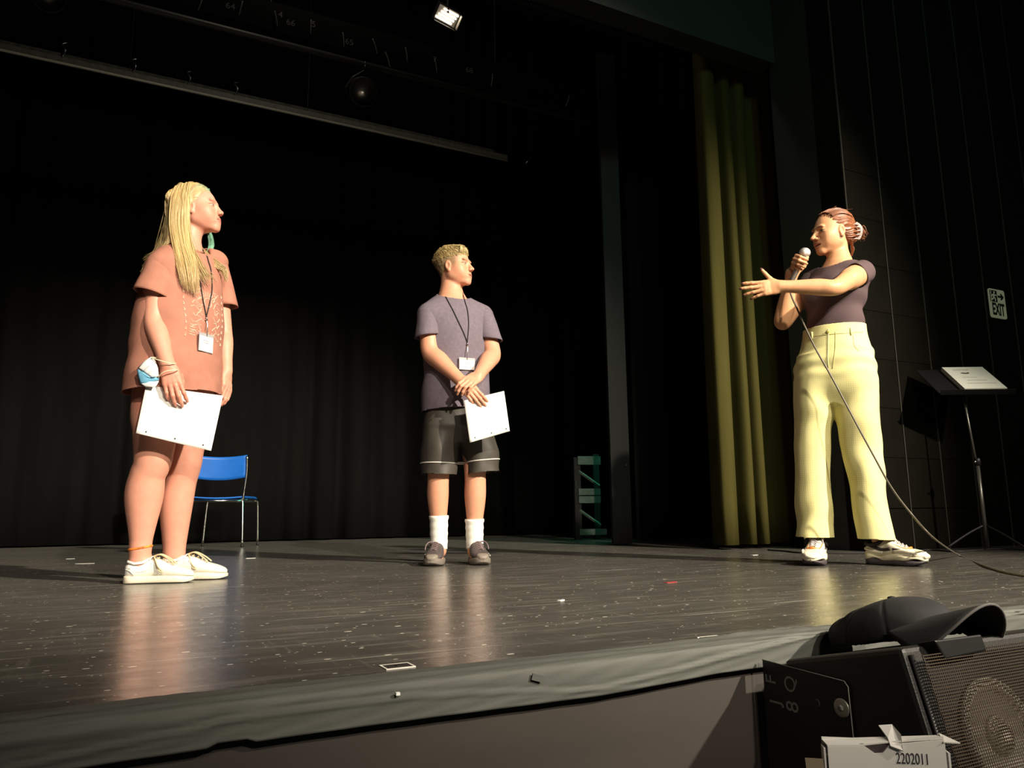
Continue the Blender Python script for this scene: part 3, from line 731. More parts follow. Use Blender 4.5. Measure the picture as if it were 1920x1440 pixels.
# ---- shoes -----------------------------------------------------------------
def outline(L_, wb, wh, x, toe=.5):
    """half width of a shoe sole at x in 0..1"""
    return float(np.interp(x, [0, .03, .10, .25, .45, .62, .75, .86, .94, .985, 1.0], [0.35*wh, .72*wh, wh, wh*.96, wb*.82, wb*.97, wb, wb*.90, wb*.70, wb*.42, wb*.12]))
def shoe(person, loc, rz, style, label, L_=.27, mirror=1):
    """toe along +x of the shoe's own frame, heel at the origin"""
    o = bpy.data.objects.new('shoe', None); COL.objects.link(o); o.parent = person; o.location = loc; o.rotation_euler = (0, 0, rz); o['label'] = label
    wb, wh = .048, .036
    X = [0, .02, .06, .12, .2, .3, .4, .5, .6, .7, .78, .85, .91, .96, .99, 1]
    def ring(x, z0, z1, w_, n=20, pw=3.0, flatb=True):
        R = []
        for k in range(n):
            a = 2*pi*k/n; c, s_ = cos(a), sin(a)
            yy = w_*math.copysign(abs(c)**(2/pw), c); zz = (z0+z1)/2+(z1-z0)/2*math.copysign(abs(s_)**(2/pw), s_)
            R.append((x*L_, yy+mirror*.006*sin(pi*x), zz))
        return R
    if style == 'white':
        sole_h = lambda x: .030 if x < .75 else .030-.008*(x-.75)/.25
        top = lambda x: float(np.interp(x, [0, .05, .12, .22, .32, .42, .52, .64, .76, .88, .96, 1], [.070, .082, .080, .072, .086, .098, .088, .074, .064, .055, .045, .036]))
        b = MB(); b.rings([ring(x, .001+.010*max(0, (x-.86)/.14)**2, sole_h(x), outline(L_, wb, wh, x)*1.04, pw=6) for x in X]); b.build('sole', M_solecream, o, True)
        b = MB(); b.rings([ring(x*.975+.012, .024, top(x), outline(L_, wb, wh, x)*(.95 if x < .5 else .97), pw=2.6) for x in X]); b.build('upper', M_shoewhite, o, True)
        b = MB()                                                     # stitched overlays
        for s_ in (-1, 1):
            for pts in ([(.08, .060), (.20, .045), (.34, .052), (.40, .080)], [(.45, .078), (.52, .050), (.66, .046), (.74, .058)], [(.02, .055), (.10, .048), (.16, .032)]):
                b.tube(spline([(x*L_, s_*(outline(L_, wb, wh, x)*.955-.001)+mirror*.006*sin(pi*x), z) for x, z in pts], 4), .0014, 5)
        b.build('stitched_overlay', M_shoegrey, o, True)
        b = MB(); b.tube([(x*L_, y+mirror*.006*sin(pi*x), z) for x, y, z in ((.03, .0, .084), (.07, .026, .083), (.16, .034, .076), (.27, .030, .080), (.34, .012, .092), (.34, -.012, .092), (.27, -.030, .080), (.16, -.034, .076), (.07, -.026, .083), (.03, 0, .084))], .0055, 7); b.build('collar', M_shoewhite, o, True)
        b = MB()
        for i in range(5):
            x = .40+.065*i; z = top(x)+.0015; hw = .019-.001*i
            b.tube(spline([(x*L_, -hw, z-.010), (x*L_+.004, -hw*.4, z+.001), (x*L_+.004, hw*.4, z+.001), (x*L_, hw, z-.010)], 3), .0030, 6, .6)
        for s_ in (-1, 1):                                           # loops and tails of the bow
            b.tube(spline([(.40*L_, s_*.004, .100), (.43*L_, s_*.024, .096), (.50*L_, s_*.046, .064), (.57*L_, s_*.049, .046), (.52*L_, s_*.047, .048), (.46*L_, s_*.032, .074), (.40*L_, s_*.006, .099)], 5), .0028, 6)
            b.tube(spline([(.39*L_, s_*.003, .101), (.50*L_, s_*.012, .108), (.63*L_, s_*.022, .090), (.72*L_, s_*.030, .070)], 5), .0030, 6)
        b.build('laces', M_lacecream, o, True)
        b = MB(); b.rings([[(x*L_, y, z+top(.42)-.098) for x, y, z in r] for r in ([(.33, -.018, .088), (.33, .018, .088), (.38, .016, .103), (.38, -.016, .103)], [(.36, -.018, .088), (.36, .018, .088), (.41, .016, .104), (.41, -.016, .104)])]); b.build('tongue', M_shoewhite, o, False, .003)
    elif style == 'dark':
        sole_h = lambda x: .032 if x < .6 else .032+.010*((x-.6)/.4)
        top = lambda x: float(np.interp(x, [0, .05, .12, .22, .32, .40, .50, .62, .74, .86, .95, 1], [.078, .088, .084, .080, .100, .108, .096, .082, .070, .062, .054, .044]))
        b = MB(); b.rings([ring(x, .001+.016*max(0, (x-.78)/.22)**2, sole_h(x), outline(L_, wb, wh, x)*1.06, pw=5) for x in X]); b.build('sole', M_soletaupe, o, True)
        b = MB(); b.rings([ring(x*.97+.014, .026, top(x), outline(L_, wb, wh, x)*.97, pw=2.5) for x in X]); b.build('upper', M_shoebrown, o, True)
        b = MB(); b.rings([ring(.90+.105*t, .024+.006*t, .060-.016*t*t, outline(L_, wb, wh, .90+.095*t)*.80+.003, pw=3) for t in (0, .3, .6, .85, 1)]); b.build('toe_cap', M_toecap, o, True)
        b = MB(); b.tube([(x*L_, y+mirror*.006*sin(pi*x), z) for x, y, z in ((.02, .0, .092), (.07, .030, .090), (.17, .038, .084), (.28, .034, .092), (.33, .014, .104), (.33, -.014, .104), (.28, -.034, .092), (.17, -.038, .084), (.07, -.030, .090), (.02, 0, .092))], .007, 7); b.build('collar', M_shoebrown, o, True)
        b = MB()
        for i in range(5):
            x = .41+.065*i; z = top(x)+.002; hw = .020
            b.tube(spline([(x*L_, -hw, z-.010), (x*L_+.004, -hw*.4, z+.001), (x*L_+.004, hw*.4, z+.001), (x*L_, hw, z-.010)], 3), .0034, 6, .6)
        b.tube(spline([(.40*L_, 0, .108), (.44*L_, -mirror*.030, .112), (.52*L_, -mirror*.044, .096), (.58*L_, -mirror*.046, .074)], 4), .0032, 6)
        b.build('laces', M_lacebrown, o, True)
        for s_ in (-1, 1):
            for x0 in (.44, .56, .68):
                MB().tube([(x0*L_, s_*outline(L_, wb, wh, x0)*.62, top(x0)-.012), ((x0+.06)*L_, s_*outline(L_, wb, wh, x0)*.99, .042)], .0035, 5).build('pale_strap', M_shoepale, o, True)
            MB().box((.80*L_, s_*.030-.006, .052), (.83*L_, s_*.030+.006, .058)).build('reflective_tab', M_shoepale, o)
    else:                                                            # chunky trainer
        top = lambda x: float(np.interp(x, [0, .05, .12, .22, .32, .40, .50, .62, .74, .86, .95, 1], [.082, .094, .090, .086, .108, .118, .106, .090, .076, .066, .058, .048]))
        b = MB(); b.rings([ring(x, .001+.022*max(0, (x-.80)/.20)**2+.004*max(0, sin(x*16))**2, .030+.006*sin(x*12), outline(L_, wb, wh, x)*1.06, pw=5) for x in np.linspace(0, 1, 30)]); b.build('outsole', M_soledark, o, True)
        b = MB(); b.rings([ring(x, .020+.012*max(0, sin(x*9.5-.4))**2, .050+.009*cos(x*11), outline(L_, wb, wh, x)*1.12, pw=4) for x in np.linspace(0, 1, 30)]); b.build('midsole', M_solecream2, o, True)
        b = MB(); b.rings([ring(x*.97+.014, .034, top(x), outline(L_, wb, wh, x)*.98, pw=2.6) for x in X]); b.build('upper', M_shoecream, o, True)
        b = MB(); b.tube([(x*L_, y+mirror*.006*sin(pi*x), z) for x, y, z in ((.02, .0, .096), (.07, .030, .094), (.17, .038, .088), (.28, .034, .096), (.34, .016, .112), (.34, -.016, .112), (.28, -.034, .096), (.17, -.038, .088), (.07, -.030, .094), (.02, 0, .096))], .009, 7); b.build('collar', M_shoedark, o, True)
        b = MB()
        for s_ in (-1, 1):
            yb = lambda x, f=1.0: s_*(outline(L_, wb, wh, x)*.985*f)+mirror*.006*sin(pi*x)
            for pts, r in (([(.02, .072), (.12, .066), (.26, .058), (.36, .056)], .007), ([(.55, .062), (.68, .066), (.80, .062), (.92, .055)], .008)):
                b.tube(spline([(x*L_, yb(x, 1.0 if z < .07 else .93), z) for x, z in pts], 5), r, 6, .6, up=(0, 0, 1))
        b.rings([ring(.86+.145*t, .030+.004*t, .068-.016*t*t, outline(L_, wb, wh, min(.985, .86+.14*t))*.97+.004, pw=3) for t in (0, .25, .5, .75, .92, 1)])
        b.build('cream_overlay', M_shoecream, o, True)
        for s_ in (-1, 1):
            for pts, r in (([(.14, .086), (.24, .076), (.36, .070), (.50, .074)], .0075), ([(.54, .074), (.62, .072), (.72, .069)], .0045), ([(.10, .070), (.20, .062), (.28, .058)], .005)):
                MB().tube(spline([(x*L_, s_*(outline(L_, wb, wh, x)*.955)+mirror*.006*sin(pi*x), z) for x, z in pts], 5), r, 6, .6, up=(0, 0, 1)).build('dark_panel', M_shoedark, o, True)
        b = MB()
        for s_ in (-1, 1): b.tube(spline([(x*L_, s_*y+mirror*.006*sin(pi*x), z) for x, y, z in ((.40, .026, .104), (.52, .028, .092), (.64, .029, .080), (.74, .024, .073))], 4), .005, 6, .7)
        b.tube(spline([(.72*L_, -.024, .072), (.76*L_, 0, .080), (.72*L_, .024, .072)], 4), .005, 6, .7)
        b.build('orange_trim', M_orange, o, True)
        b = MB()
        for i in range(6):
            x = .40+.055*i; z = top(x)+.003; hw = .021-.001*i
            b.tube(spline([(x*L_, -hw, z-.010), (x*L_+.006, -hw*.4, z+.002), (x*L_-.002, hw*.4, z+.002), (x*L_+.004, hw, z-.010)], 3), .0036, 6, .6)
        b.tube(spline([(.38*L_, 0, .120), (.42*L_, .030, .122), (.50*L_, .040, .096)], 4), .003, 6)
        b.build('laces', M_lacegrey, o, True)
    return o
M_shoewhite = mat('white_leather', (0.78, 0.77, 0.70), 0.45, noise=(40, .05, one)); M_solecream = mat('cream_rubber', (0.72, 0.66, 0.52), 0.6); M_shoegrey = mat('grey_stitch', (0.55, 0.55, 0.50), 0.6)
M_lacecream = mat('cream_lace', (0.62, 0.50, 0.30), 0.8); M_soletaupe = mat('taupe_sole', (0.17, 0.145, 0.12), 0.7); M_shoebrown = mat('brown_mesh', (0.070, 0.055, 0.054), 0.7, noise=(90, .35, one))
M_toecap = mat('taupe_cap', (0.20, 0.17, 0.14), 0.6); M_lacebrown = mat('brown_lace', (0.17, 0.12, 0.12), 0.8); M_shoepale = mat('pale_strap', (0.50, 0.46, 0.44), 0.4)
M_soledark = mat('dark_rubber', (0.05, 0.04, 0.045), 0.6); M_solecream2 = mat('cream_foam', (0.70, 0.66, 0.48), 0.6); M_shoedark = mat('black_mesh', (0.03, 0.022, 0.024), 0.7); M_shoecream = mat('cream_leather', (0.74, 0.70, 0.55), 0.45)
M_orange = mat('orange_trim', (0.75, 0.22, 0.04), 0.5); M_lacegrey = mat('speckled_lace', (0.42, 0.38, 0.38), 0.8, noise=(150, .7, one))

def sock_band(person, name, a, b, r0_, r1_, m, ribs=0.0, label=None):
    mb = MB(); P = [A3(a)*(1-t)+A3(b)*t for t in np.linspace(0, 1, 14)]
    mb.tube([tuple(p) for p in P], [r0_+(r1_-r0_)*t+ribs*sin(t*26)+(.002 if t < .12 else 0) for t in np.linspace(0, 1, 14)], 20)
    o = mb.build(name, m, person, True)
    if label: o['label'] = label
    return o

# ================================================================== the girl
def girl():
    p = thing('person', 'girl with long blond hair in an oversized rust T-shirt holding a large sheet', 'person', (0.200, 3.420, 0), -0.05841)
    yaw = radians(46); l_ = A3((cos(yaw), sin(yaw), 0)); f_ = A3((sin(yaw), -cos(yaw), 0)); ang = yaw
    ho, hs, HM = A3((.026, 0, 1.560)), .945, head_axes(radians(70), radians(9), radians(-3))
    F = Field((-.30, -.36, .02), (.32, .30, 1.70), .0032)
    nb = A3((-.008, .004, 1.385))
    # torso (hidden by the shirt, kept slimmer than it)
    F.add(loft(smooth_loft([(.80, -.025, 0, .150, .105, ang), (.90, -.022, 0, .158, .112, ang), (1.02, -.018, 0, .130, .095, ang), (1.15, -.015, 0, .140, .100, ang), (1.26, -.012, 0, .150, .095, ang), (1.33, -.010, 0, .120, .070, ang), (1.37, -.010, 0, .060, .050, ang)])), .03)
    SR, ER, WR = (-0.1096, -0.1150, 1.2547), (-0.1087, -0.1450, 1.0187), (-0.0468, -0.2220, 0.8236)
    SL, EL, WL = (0.1164, 0.1150, 1.3656), (0.1624, 0.1150, 1.0570), (0.1791, 0.0600, 0.8686)
    F.add(cone(nb+A3((0, 0, -.03)), A3(SR)+A3((.012, .01, -.012)), .046, .036), .03); F.add(cone(nb+A3((0, 0, -.03)), A3(SL)+A3((-.012, -.01, -.012)), .046, .036), .03)
    F.add(cone(ho+HM@A3((0, -.020, -.045)), nb, .047, .050), .03); F.add(cone(nb, nb+A3((-.01, 0, -.06)), .050, .075), .03)
    add_arm(F, SR, ER, WR, (.038, .042, .040, .041, .0275)); add_arm(F, SL, EL, WL, (.036, .040, .037, .038, .026))
    # right hand hangs over the top edge of the sheet, fingers in front of it
    add_hand(F, WR, A3((-0.0233, -0.2400, 0.7407))-A3(WR), (-.15, -1, .10), -1, [(.25, .55, .30), (.22, .50, .30), (.22, .50, .30), (.25, .55, .35)], .93, .10, thumb=((.020, .022, -.008), (.040, .036, -.030), (.062, .036, -.046), (.084, .030, -.050)))
    add_hand(F, WL, A3((0.1846, 0.0450, 0.7780))-A3(WL), (.75, -.45, .2), -1, [(.35, .45, .3), (.35, .5, .3), (.4, .5, .3), (.45, .5, .3)], .92, .06)
    # legs
    HR, KR, CR, AR = (-.075, -.045, .80), (-0.0832, -0.0550, 0.4684), (-0.1063, -0.0300, 0.3351), (-0.1068, -0.0300, 0.1289)
    HL, KL, CL, AL = (.040, .060, .80), (0.0313, 0.0550, 0.4643), (0.0125, 0.0750, 0.2942), (0.0155, 0.0900, 0.0998)
    mr = A3(HR)*.45+A3(KR)*.55; ml = A3(HL)*.45+A3(KL)*.55
    add_chain(F, [HR, mr, KR, A3(KR)*.62+A3(CR)*.38+A3((-.006, 0, 0)), CR, A3(CR)*.40+A3(AR)*.60, AR], [.092, .086, .0695, .066, .0715, .050, .0365], .022)
    F.add(ell(A3(KR)+A3((.022, -.020, .012)), (.042, .042, .050)), .02)
    add_chain(F, [HL, ml, KL, A3(KL)*.62+A3(CL)*.38, CL, A3(CL)*.40+A3(AL)*.60, AL], [.088, .082, .069, .063, .064, .050, .0415], .022)
    F.add(ell(A3(KL)+A3((.020, -.020, .012)), (.042, .042, .048)), .02)
    F.add(cone(AR, A3(AR)+A3((.0, -.0, -.06)), .037, .036), .02); F.add(cone(A3(AR)+A3((.0, 0, -.05)), A3(AR)+A3((.11, -.02, -.085)), .034, .024), .02)
    F.add(cone(AL, A3(AL)+A3((.0, 0, -.06)), .037, .036), .02); F.add(cone(A3(AL)+A3((0, 0, -.05)), A3(AL)+A3((.11, -.02, -.085)), .034, .024), .02)
    add_head(F, ho, HM, hs, cheek=1.12, nose=.955, brow=0, chin=.4)
    V, Q = F.mesh(); V = soften(V, Q, [(ho, .135), (A3(WR)+A3((.02, 0, -.08)), .12), (A3(WL)+A3((0, 0, -.08)), .12)])
    C = face_colors(V, ho, HM, hs, (.63, .292, .205), (.50, .16, .14), (.34, .20, .11), (.10, .12, .12), cheek=.5, brow_dark=.55)
    hd = np.linalg.norm(V-A3(WR), axis=1) < .22; C[hd & (V[:, 2] < WR[2])] *= A3((.97, .86, .86))
    me = mesh_np('body', V, Q); set_col(me, C); link('body', me, p, M_skin)
    # ---- T-shirt
    F = Field((-.34, -.34, .60), (.34, .34, 1.46), .0048)
    body = loft(smooth_loft([(.62, -.018, .0, .222, .168, ang), (.76, -.016, .0, .218, .164, ang), (.90, -.016, .0, .210, .156, ang), (1.02, -.015, 0, .204, .150, ang), (1.14, -.012, 0, .196, .142, ang), (1.24, -.010, 0, .178, .128, ang), (1.31, -.010, 0, .150, .105, ang), (1.355, -.009, .002, .105, .080, ang), (1.385, -.008, .004, .066, .062, ang), (1.44, -.006, .004, .058, .056, ang)])); F.add(body, .02)
    sR0, sR1 = A3(SR)+A3((.015, .01, -.002)), A3(SR)*.26+A3(ER)*.74; sL0, sL1 = A3(SL)+A3((-.012, -.01, .0)), A3(SL)*.26+A3(EL)*.74
    F.add(cone(nb+A3((-.02, -.02, -.045)), sR0, .064, .064), .04); F.add(cone(nb+A3((.02, .02, -.045)), sL0, .064, .062), .04)
    V, Q = F.mesh()
    eR, eL = A3(SR)*.46+A3(ER)*.54, A3(SL)*.36+A3(EL)*.64
    V, Q = cut_open(V, Q, [((0, 0, .748), (.05, .0, -1), everywhere), (nb+A3((.012, -.012, .004)), (.30, -.40, .86), near_axis(nb, nb+A3((0, 0, .1)), .10))])
    N = vnormals(V, Q); low = np.clip((1.25-V[:, 2])/.4, 0, 1)
    disp = waves(V, [(14, 10, 9, .3, .0045, 1), (-20, 15, 16, 1.7, .0035, 1), (30, -12, -20, .5, .0022, 1), (4, 6, 48, 2.0, .0016, 1)])*(.35+.65*low)
    hemw = np.exp(-((V[:, 2]-.748)/.07)**2)*.007*np.sin(21*V[:, 0]+17*V[:, 1]+1.0)
    V = relax(V, Q, 2, .5)+N*(disp+hemw+.004*vnoise(V, 11))[:, None]
    V, Q = merge((V, Q), sleeve(sR0+A3((.004, 0, .010)), eR+A3((-.012, -.004, 0)), (.064, .062), (.074, .066), tilt=(-.25, 0, -1), seed=1.0, e1=(1, .2, 0)), sleeve(sL0+A3((-.004, 0, .008)), eL+A3((.010, 0, 0)), (.061, .059), (.066, .062), tilt=(.1, 0, -1), seed=2.2, e1=(1, .2, 0)))
    cloth('t_shirt', V, Q, M_rust, p); tree = tree_of(V, Q)
    # collar rib
    th = np.linspace(0, 2*pi, 41); cn = unit((.30, -.40, .86)); e1 = unit(np.cross(cn, (0, 0, 1))); e2 = np.cross(cn, e1); cc = nb+A3((.008, -.010, .006))
    MB().tube([tuple(cc+e1*.060*cos(t)+e2*.066*sin(t)) for t in th], .0048, 6, cap=False).build('collar_rib', M_rust, p, True)
    # hair ------------------------------------------------------------
    hair_girl(p, ho, HM, hs)
    shoe(p, (-0.1567, -0.0350, 0.0099)[:2]+(0,), radians(-10), 'white', 'white leather sneaker with cream laces', .255, 1)
    shoe(p, (-0.0310, 0.1000, 0.0052)[:2]+(0,), radians(-16), 'white', 'white leather sneaker with cream laces', .265, -1)
    b = MB(); c0 = A3((-0.1068, -0.0300, 0.1289))+A3((0, 0, .006))
    b.tube([tuple(c0+A3((.0425*cos(t), .0425*sin(t), .007*cos(t)))) for t in np.linspace(0, 2*pi, 25)], .0042, 6, .5, cap=False, up=(0, 0, 1)); b.build('anklet', M_anklet, p, True)
    # print on the chest: rows of small pale marks laid on the cloth
    fx = unit((sin(yaw+.1), -cos(yaw+.1), 0)); rx = A3((cos(yaw), sin(yaw), 0)); R = random.Random(3); b = MB()
    def st(pts, r=.0013):
        P = [drop_on(tree, A3(q)+fx*.3, -fx, .0006, .6) for q in pts]; b.tube(P, r*1.45, 4, 1.0)
    c0 = A3((0.0832, -0.1000, 1.0741))
    def at2(x, z): return c0+rx*x+A3((0, 0, z))
    for sx in (-1, 1):
        for k in range(9):
            z = -.105+.026*k; x = sx*.105; st([at2(x, z-.006), at2(x+.003, z), at2(x, z+.006)], .0018)
    for k in range(8):
        for sx in (-1, 1):
            z0 = -.090+.026*k; ph = R.uniform(0, 6); st([at2(sx*(.030+.010*j+.006*sin(ph+j)), z0+.010*sin(ph*1.7+j*1.3)) for j in range(6)], .0012)
            st([at2(sx*(.035+.007*j), z0+.014+.006*cos(ph+j*1.1)) for j in range(4)], .0011)
    for k in range(9):
        a = -1.2+.3*k; st([at2(sin(a)*r_, .050+cos(a)*r_*.9) for r_ in (.028, .040, .052)], .0012)
    st([at2(.020*cos(t), .050+.020*sin(t)) for t in np.linspace(0, 2*pi, 17)], .0013)
    for k in range(5): st([at2(-.090, -.100+.010*k), at2(-.060-.004*(k % 2), -.100+.010*k)], .0014)
    for k in range(3): st([at2(-.02+.02*k, -.10), at2(-.012+.02*k, -.075), at2(-.004+.02*k, -.10)], .0012)
    b.build('chest_print', M_print, p)
    lanyard('white name badge on a dark cord over the rust T-shirt', p, [nb+A3((-.035, -.050, .020)), (0.0398, -0.1200, 1.2690), (0.0605, -0.1300, 1.1773)], [nb+A3((.056, .004, .020)), (0.0743, -0.0500, 1.3278), (0.0894, -0.0600, 1.2701), (0.0971, -0.0800, 1.1838)], (0.0811, -0.1200, 1.0599), (0.0849, -0.1200, 0.9461), tree, f_, M_cord, .082, .068)
    return p, tree
M_rust = mat('rust_cotton', (0.385, 0.170, 0.120), 0.92, spec=0.15, noise=(26, .08, one), bump=(420, .2, .0008, one))
M_print = mat('cream_print', (0.60, 0.44, 0.33), 0.9)
M_anklet = mat('orange_yellow_cord', (0.85, 0.22, 0.02), 0.7, noise=(60, .6, one))
def hair_girl(p, ho, HM, hs):
    T = lambda q: ho+HM@(A3(q)*hs)
    F = Field(ho+A3((-.26, -.24, -.40)), ho+A3((.20, .24, .16)), .0036)
    F.add(ell(T((0, -.020, .036)), A3((.080, .101, .090))*hs, HM), .01)
    clip_field(F, T((0, .066, .074)), HM@unit((0, .80, -.60)), .012)
    # bounding curves of the falls
    a1 = [(-0.0211, -0.0200, 1.6357), (-0.0745, -0.0600, 1.5417), (-0.0728, -0.0780, 1.4414), (-0.0529, -0.1180, 1.3380), (-0.0341, -0.1600, 1.2478), (-0.0215, -0.1660, 1.1983)]
    a2 = [(-0.0036, -0.0350, 1.6179), (-0.0105, -0.0800, 1.5368), (-0.0079, -0.0860, 1.4478), (0.0093, -0.1160, 1.3469), (0.0358, -0.1480, 1.2531), (0.0411, -0.1530, 1.1867)]
    b1 = [(-0.0080, -0.0830, 1.5266), (-0.0032, -0.0820, 1.4382), (0.0219, -0.1050, 1.3453), (0.0663, -0.1350, 1.2608), (0.0966, -0.1300, 1.2338)]
    b0 = [(-0.0120, -0.0850, 1.5252), (-0.0093, -0.0860, 1.4359), (0.0099, -0.1100, 1.3374), (0.0384, -0.1420, 1.2439), (0.0567, -0.1480, 1.2012)]
    c1 = [(-0.0315, 0.0050, 1.6393), (-0.0897, -0.0050, 1.5535), (-0.1001, -0.0150, 1.4484), (-0.1264, 0.0100, 1.3686), (-0.1611, 0.0200, 1.2995), (-0.1719, 0.0200, 1.2448)]
    c2 = [(-0.0209, -0.0150, 1.6329), (-0.0718, -0.0580, 1.5311), (-0.0761, -0.0720, 1.4268), (-0.0745, -0.0950, 1.3658), (-0.1015, -0.0780, 1.3449), (-0.1389, -0.0500, 1.3263)]
    d1 = [(-0.0330, 0.0450, 1.6752), (-0.0764, 0.0600, 1.5758), (-0.0850, 0.0650, 1.4670), (-0.0964, 0.1000, 1.3685), (-0.1106, 0.1300, 1.2796), (-0.1136, 0.1400, 1.1862)]
    d2 = [(-0.0534, 0.0000, 1.6507), (-0.0857, 0.0000, 1.5561), (-0.0967, 0.0100, 1.4578), (-0.1119, 0.0600, 1.3894), (-0.1291, 0.1200, 1.3106), (-0.1345, 0.1400, 1.2199)]
    for A, B, th, last in ((a1, a2, .012, 5), (c1, c2, .010, 4), (d1, d2, .016, 6)):
        for i in range(last-1):
            m0, m1 = (A3(A[i])+A3(B[i]))/2, (A3(A[i+1])+A3(B[i+1]))/2; w0, w1 = A3(B[i])-A3(A[i]), A3(B[i+1])-A3(A[i+1])
            F.add(ecap(m0, m1, (np.linalg.norm(w0)*.5+.004, th), (np.linalg.norm(w1)*.5+.002, th*(1 if i < last-2 else .6)), w0+w1), .014)
    zt = lambda y: .036+.090*sqrt(max(0, 1-((y+.020)/.101)**2))
    def rooted(A, y): return [tuple(T((.005, y, zt(y)-.003))), tuple(T((.046, y-.006, zt(y-.006)-.016))), tuple(T((.076, y-.014, .048)))]+list(A[1:])
    ra1, ra2, rc1, rc2 = rooted(a1, -.060), rooted(a2, .004), rooted(c1, -.090), rooted(c2, -.055)
    V, Q = F.mesh(); N = vnormals(V, Q); L = ((V-ho)@HM)/hs
    g = np.arctan2(L[:, 0], L[:, 2]-.02); low = np.clip((ho[2]+.02-V[:, 2])/.06, 0, 1)
    flow = (1-low)*np.sin(g*46+5*vnoise(V, 30))+low*np.sin(V[:, 0]*520+V[:, 1]*260+5*vnoise(V*A3((1, 1, .25)), 30))
    V = V+N*(.0009*flow+.0008*vnoise(V, 60))[:, None]
    blond = A3((.47, .345, .165)); teal = A3((.17, .36, .25))
    C = np.array([blond*.85])*(1+.25*vnoise(V*A3((1, 1, .2)), 110))[:, None]
    tw = np.clip((L[:, 1]-.02)/.05, 0, 1)*np.exp(-((L[:, 0]-.012)/.030)**2)*.75; C = C*(1-tw[:, None])+teal[None]*tw[:, None]
    H = Hair(4); R = H.R
    H.fall(ra1, ra2, 520, .0026, blond*A3((1.08, 1.04, .98)), .016, .003, (-.1, .9), .5, .5)
    H.fall(b0, b1, 70, .0020, blond*1.05, .010, .004, (-.1, .8), .5, .5)
    H.fall(rc1, rc2, 260, .0026, blond*A3((.95, .94, .9)), .012, .003, (-.2, .8), .5, .5)
    H.fall(d1, d2, 120, .0032, blond*.85, .0, .009, (-.2, .5))
    H.fall([(0.0580, 0.0750, 1.5278), (0.0760, 0.0750, 1.4759), (0.0824, 0.0680, 1.4300), (0.0708, 0.0550, 1.3899), (0.0547, 0.0450, 1.3603)], [(0.0690, 0.0780, 1.5304), (0.0936, 0.0780, 1.4793), (0.1018, 0.0700, 1.4382), (0.0923, 0.0560, 1.3979), (0.0721, 0.0450, 1.3577)], 70, .0026, teal, .004, .003)
    H.fall([(0.0484, 0.0450, 1.3983), (0.0757, 0.0000, 1.3390), (0.1090, -0.0120, 1.3036), (0.1379, -0.0040, 1.2927), (0.1478, 0.0000, 1.2711)], [(0.0589, 0.0450, 1.4045), (0.0922, 0.0100, 1.3587), (0.1237, 0.0100, 1.3337), (0.1554, 0.0120, 1.3092), (0.1591, 0.0100, 1.2753)], 90, .0022, blond, .012, .003, (-.1, .9))
    for i in range(170):                                   # swept from the parting over the temple to behind the ear
        t = R.random(); x0 = .004+.006*R.random(); y0 = .060-.085*t
        s_ = [(x0, y0, zt(y0)+.001), (.040, y0-.012, zt(y0-.012)-.013), (.069, y0*.55-.020, .052+.016*(1-t)), (.0805, -.012-.02*t, .020), (.0800, -.032-.015*t, -.025)]
        o_ = np.array([R.gauss(0, .0012) for _ in range(3)])
        H.strand([tuple(T(np.array(q)+o_)) for q in s_], R.uniform(.0014, .0026), blond*A3((1.0, .97, .88)) if t > .3 else blond*.55+teal*.45, .4)
    for i in range(70):
        t = R.random(); y0 = .060-.05*t; s_ = [(-.002, y0, zt(y0)), (-.040, y0-.005, .100-.02*t), (-.072, y0*.7-.02, .052), (-.0805, -.02, .01)]
        o_ = np.array([R.gauss(0, .0015) for _ in range(3)])
        H.strand([tuple(T(np.array(q)+o_)) for q in s_], R.uniform(.0014, .0026), teal if t < .5 else blond, .4)
    for i in range(90):                                    # crown to the back
        t = R.random(); x0 = R.uniform(-.05, .05); s_ = [(x0*.1, .0-.02*t, .125), (x0*.8, -.06, .108), (x0*1.4, -.105, .06), (x0*1.6, -.118, -.01), (x0*1.6, -.115, -.07)]
        H.strand([tuple(T(q)) for q in s_], R.uniform(.0016, .0028), blond, .4)
    H.finish('hair', V, Q, C, p, M_hair)
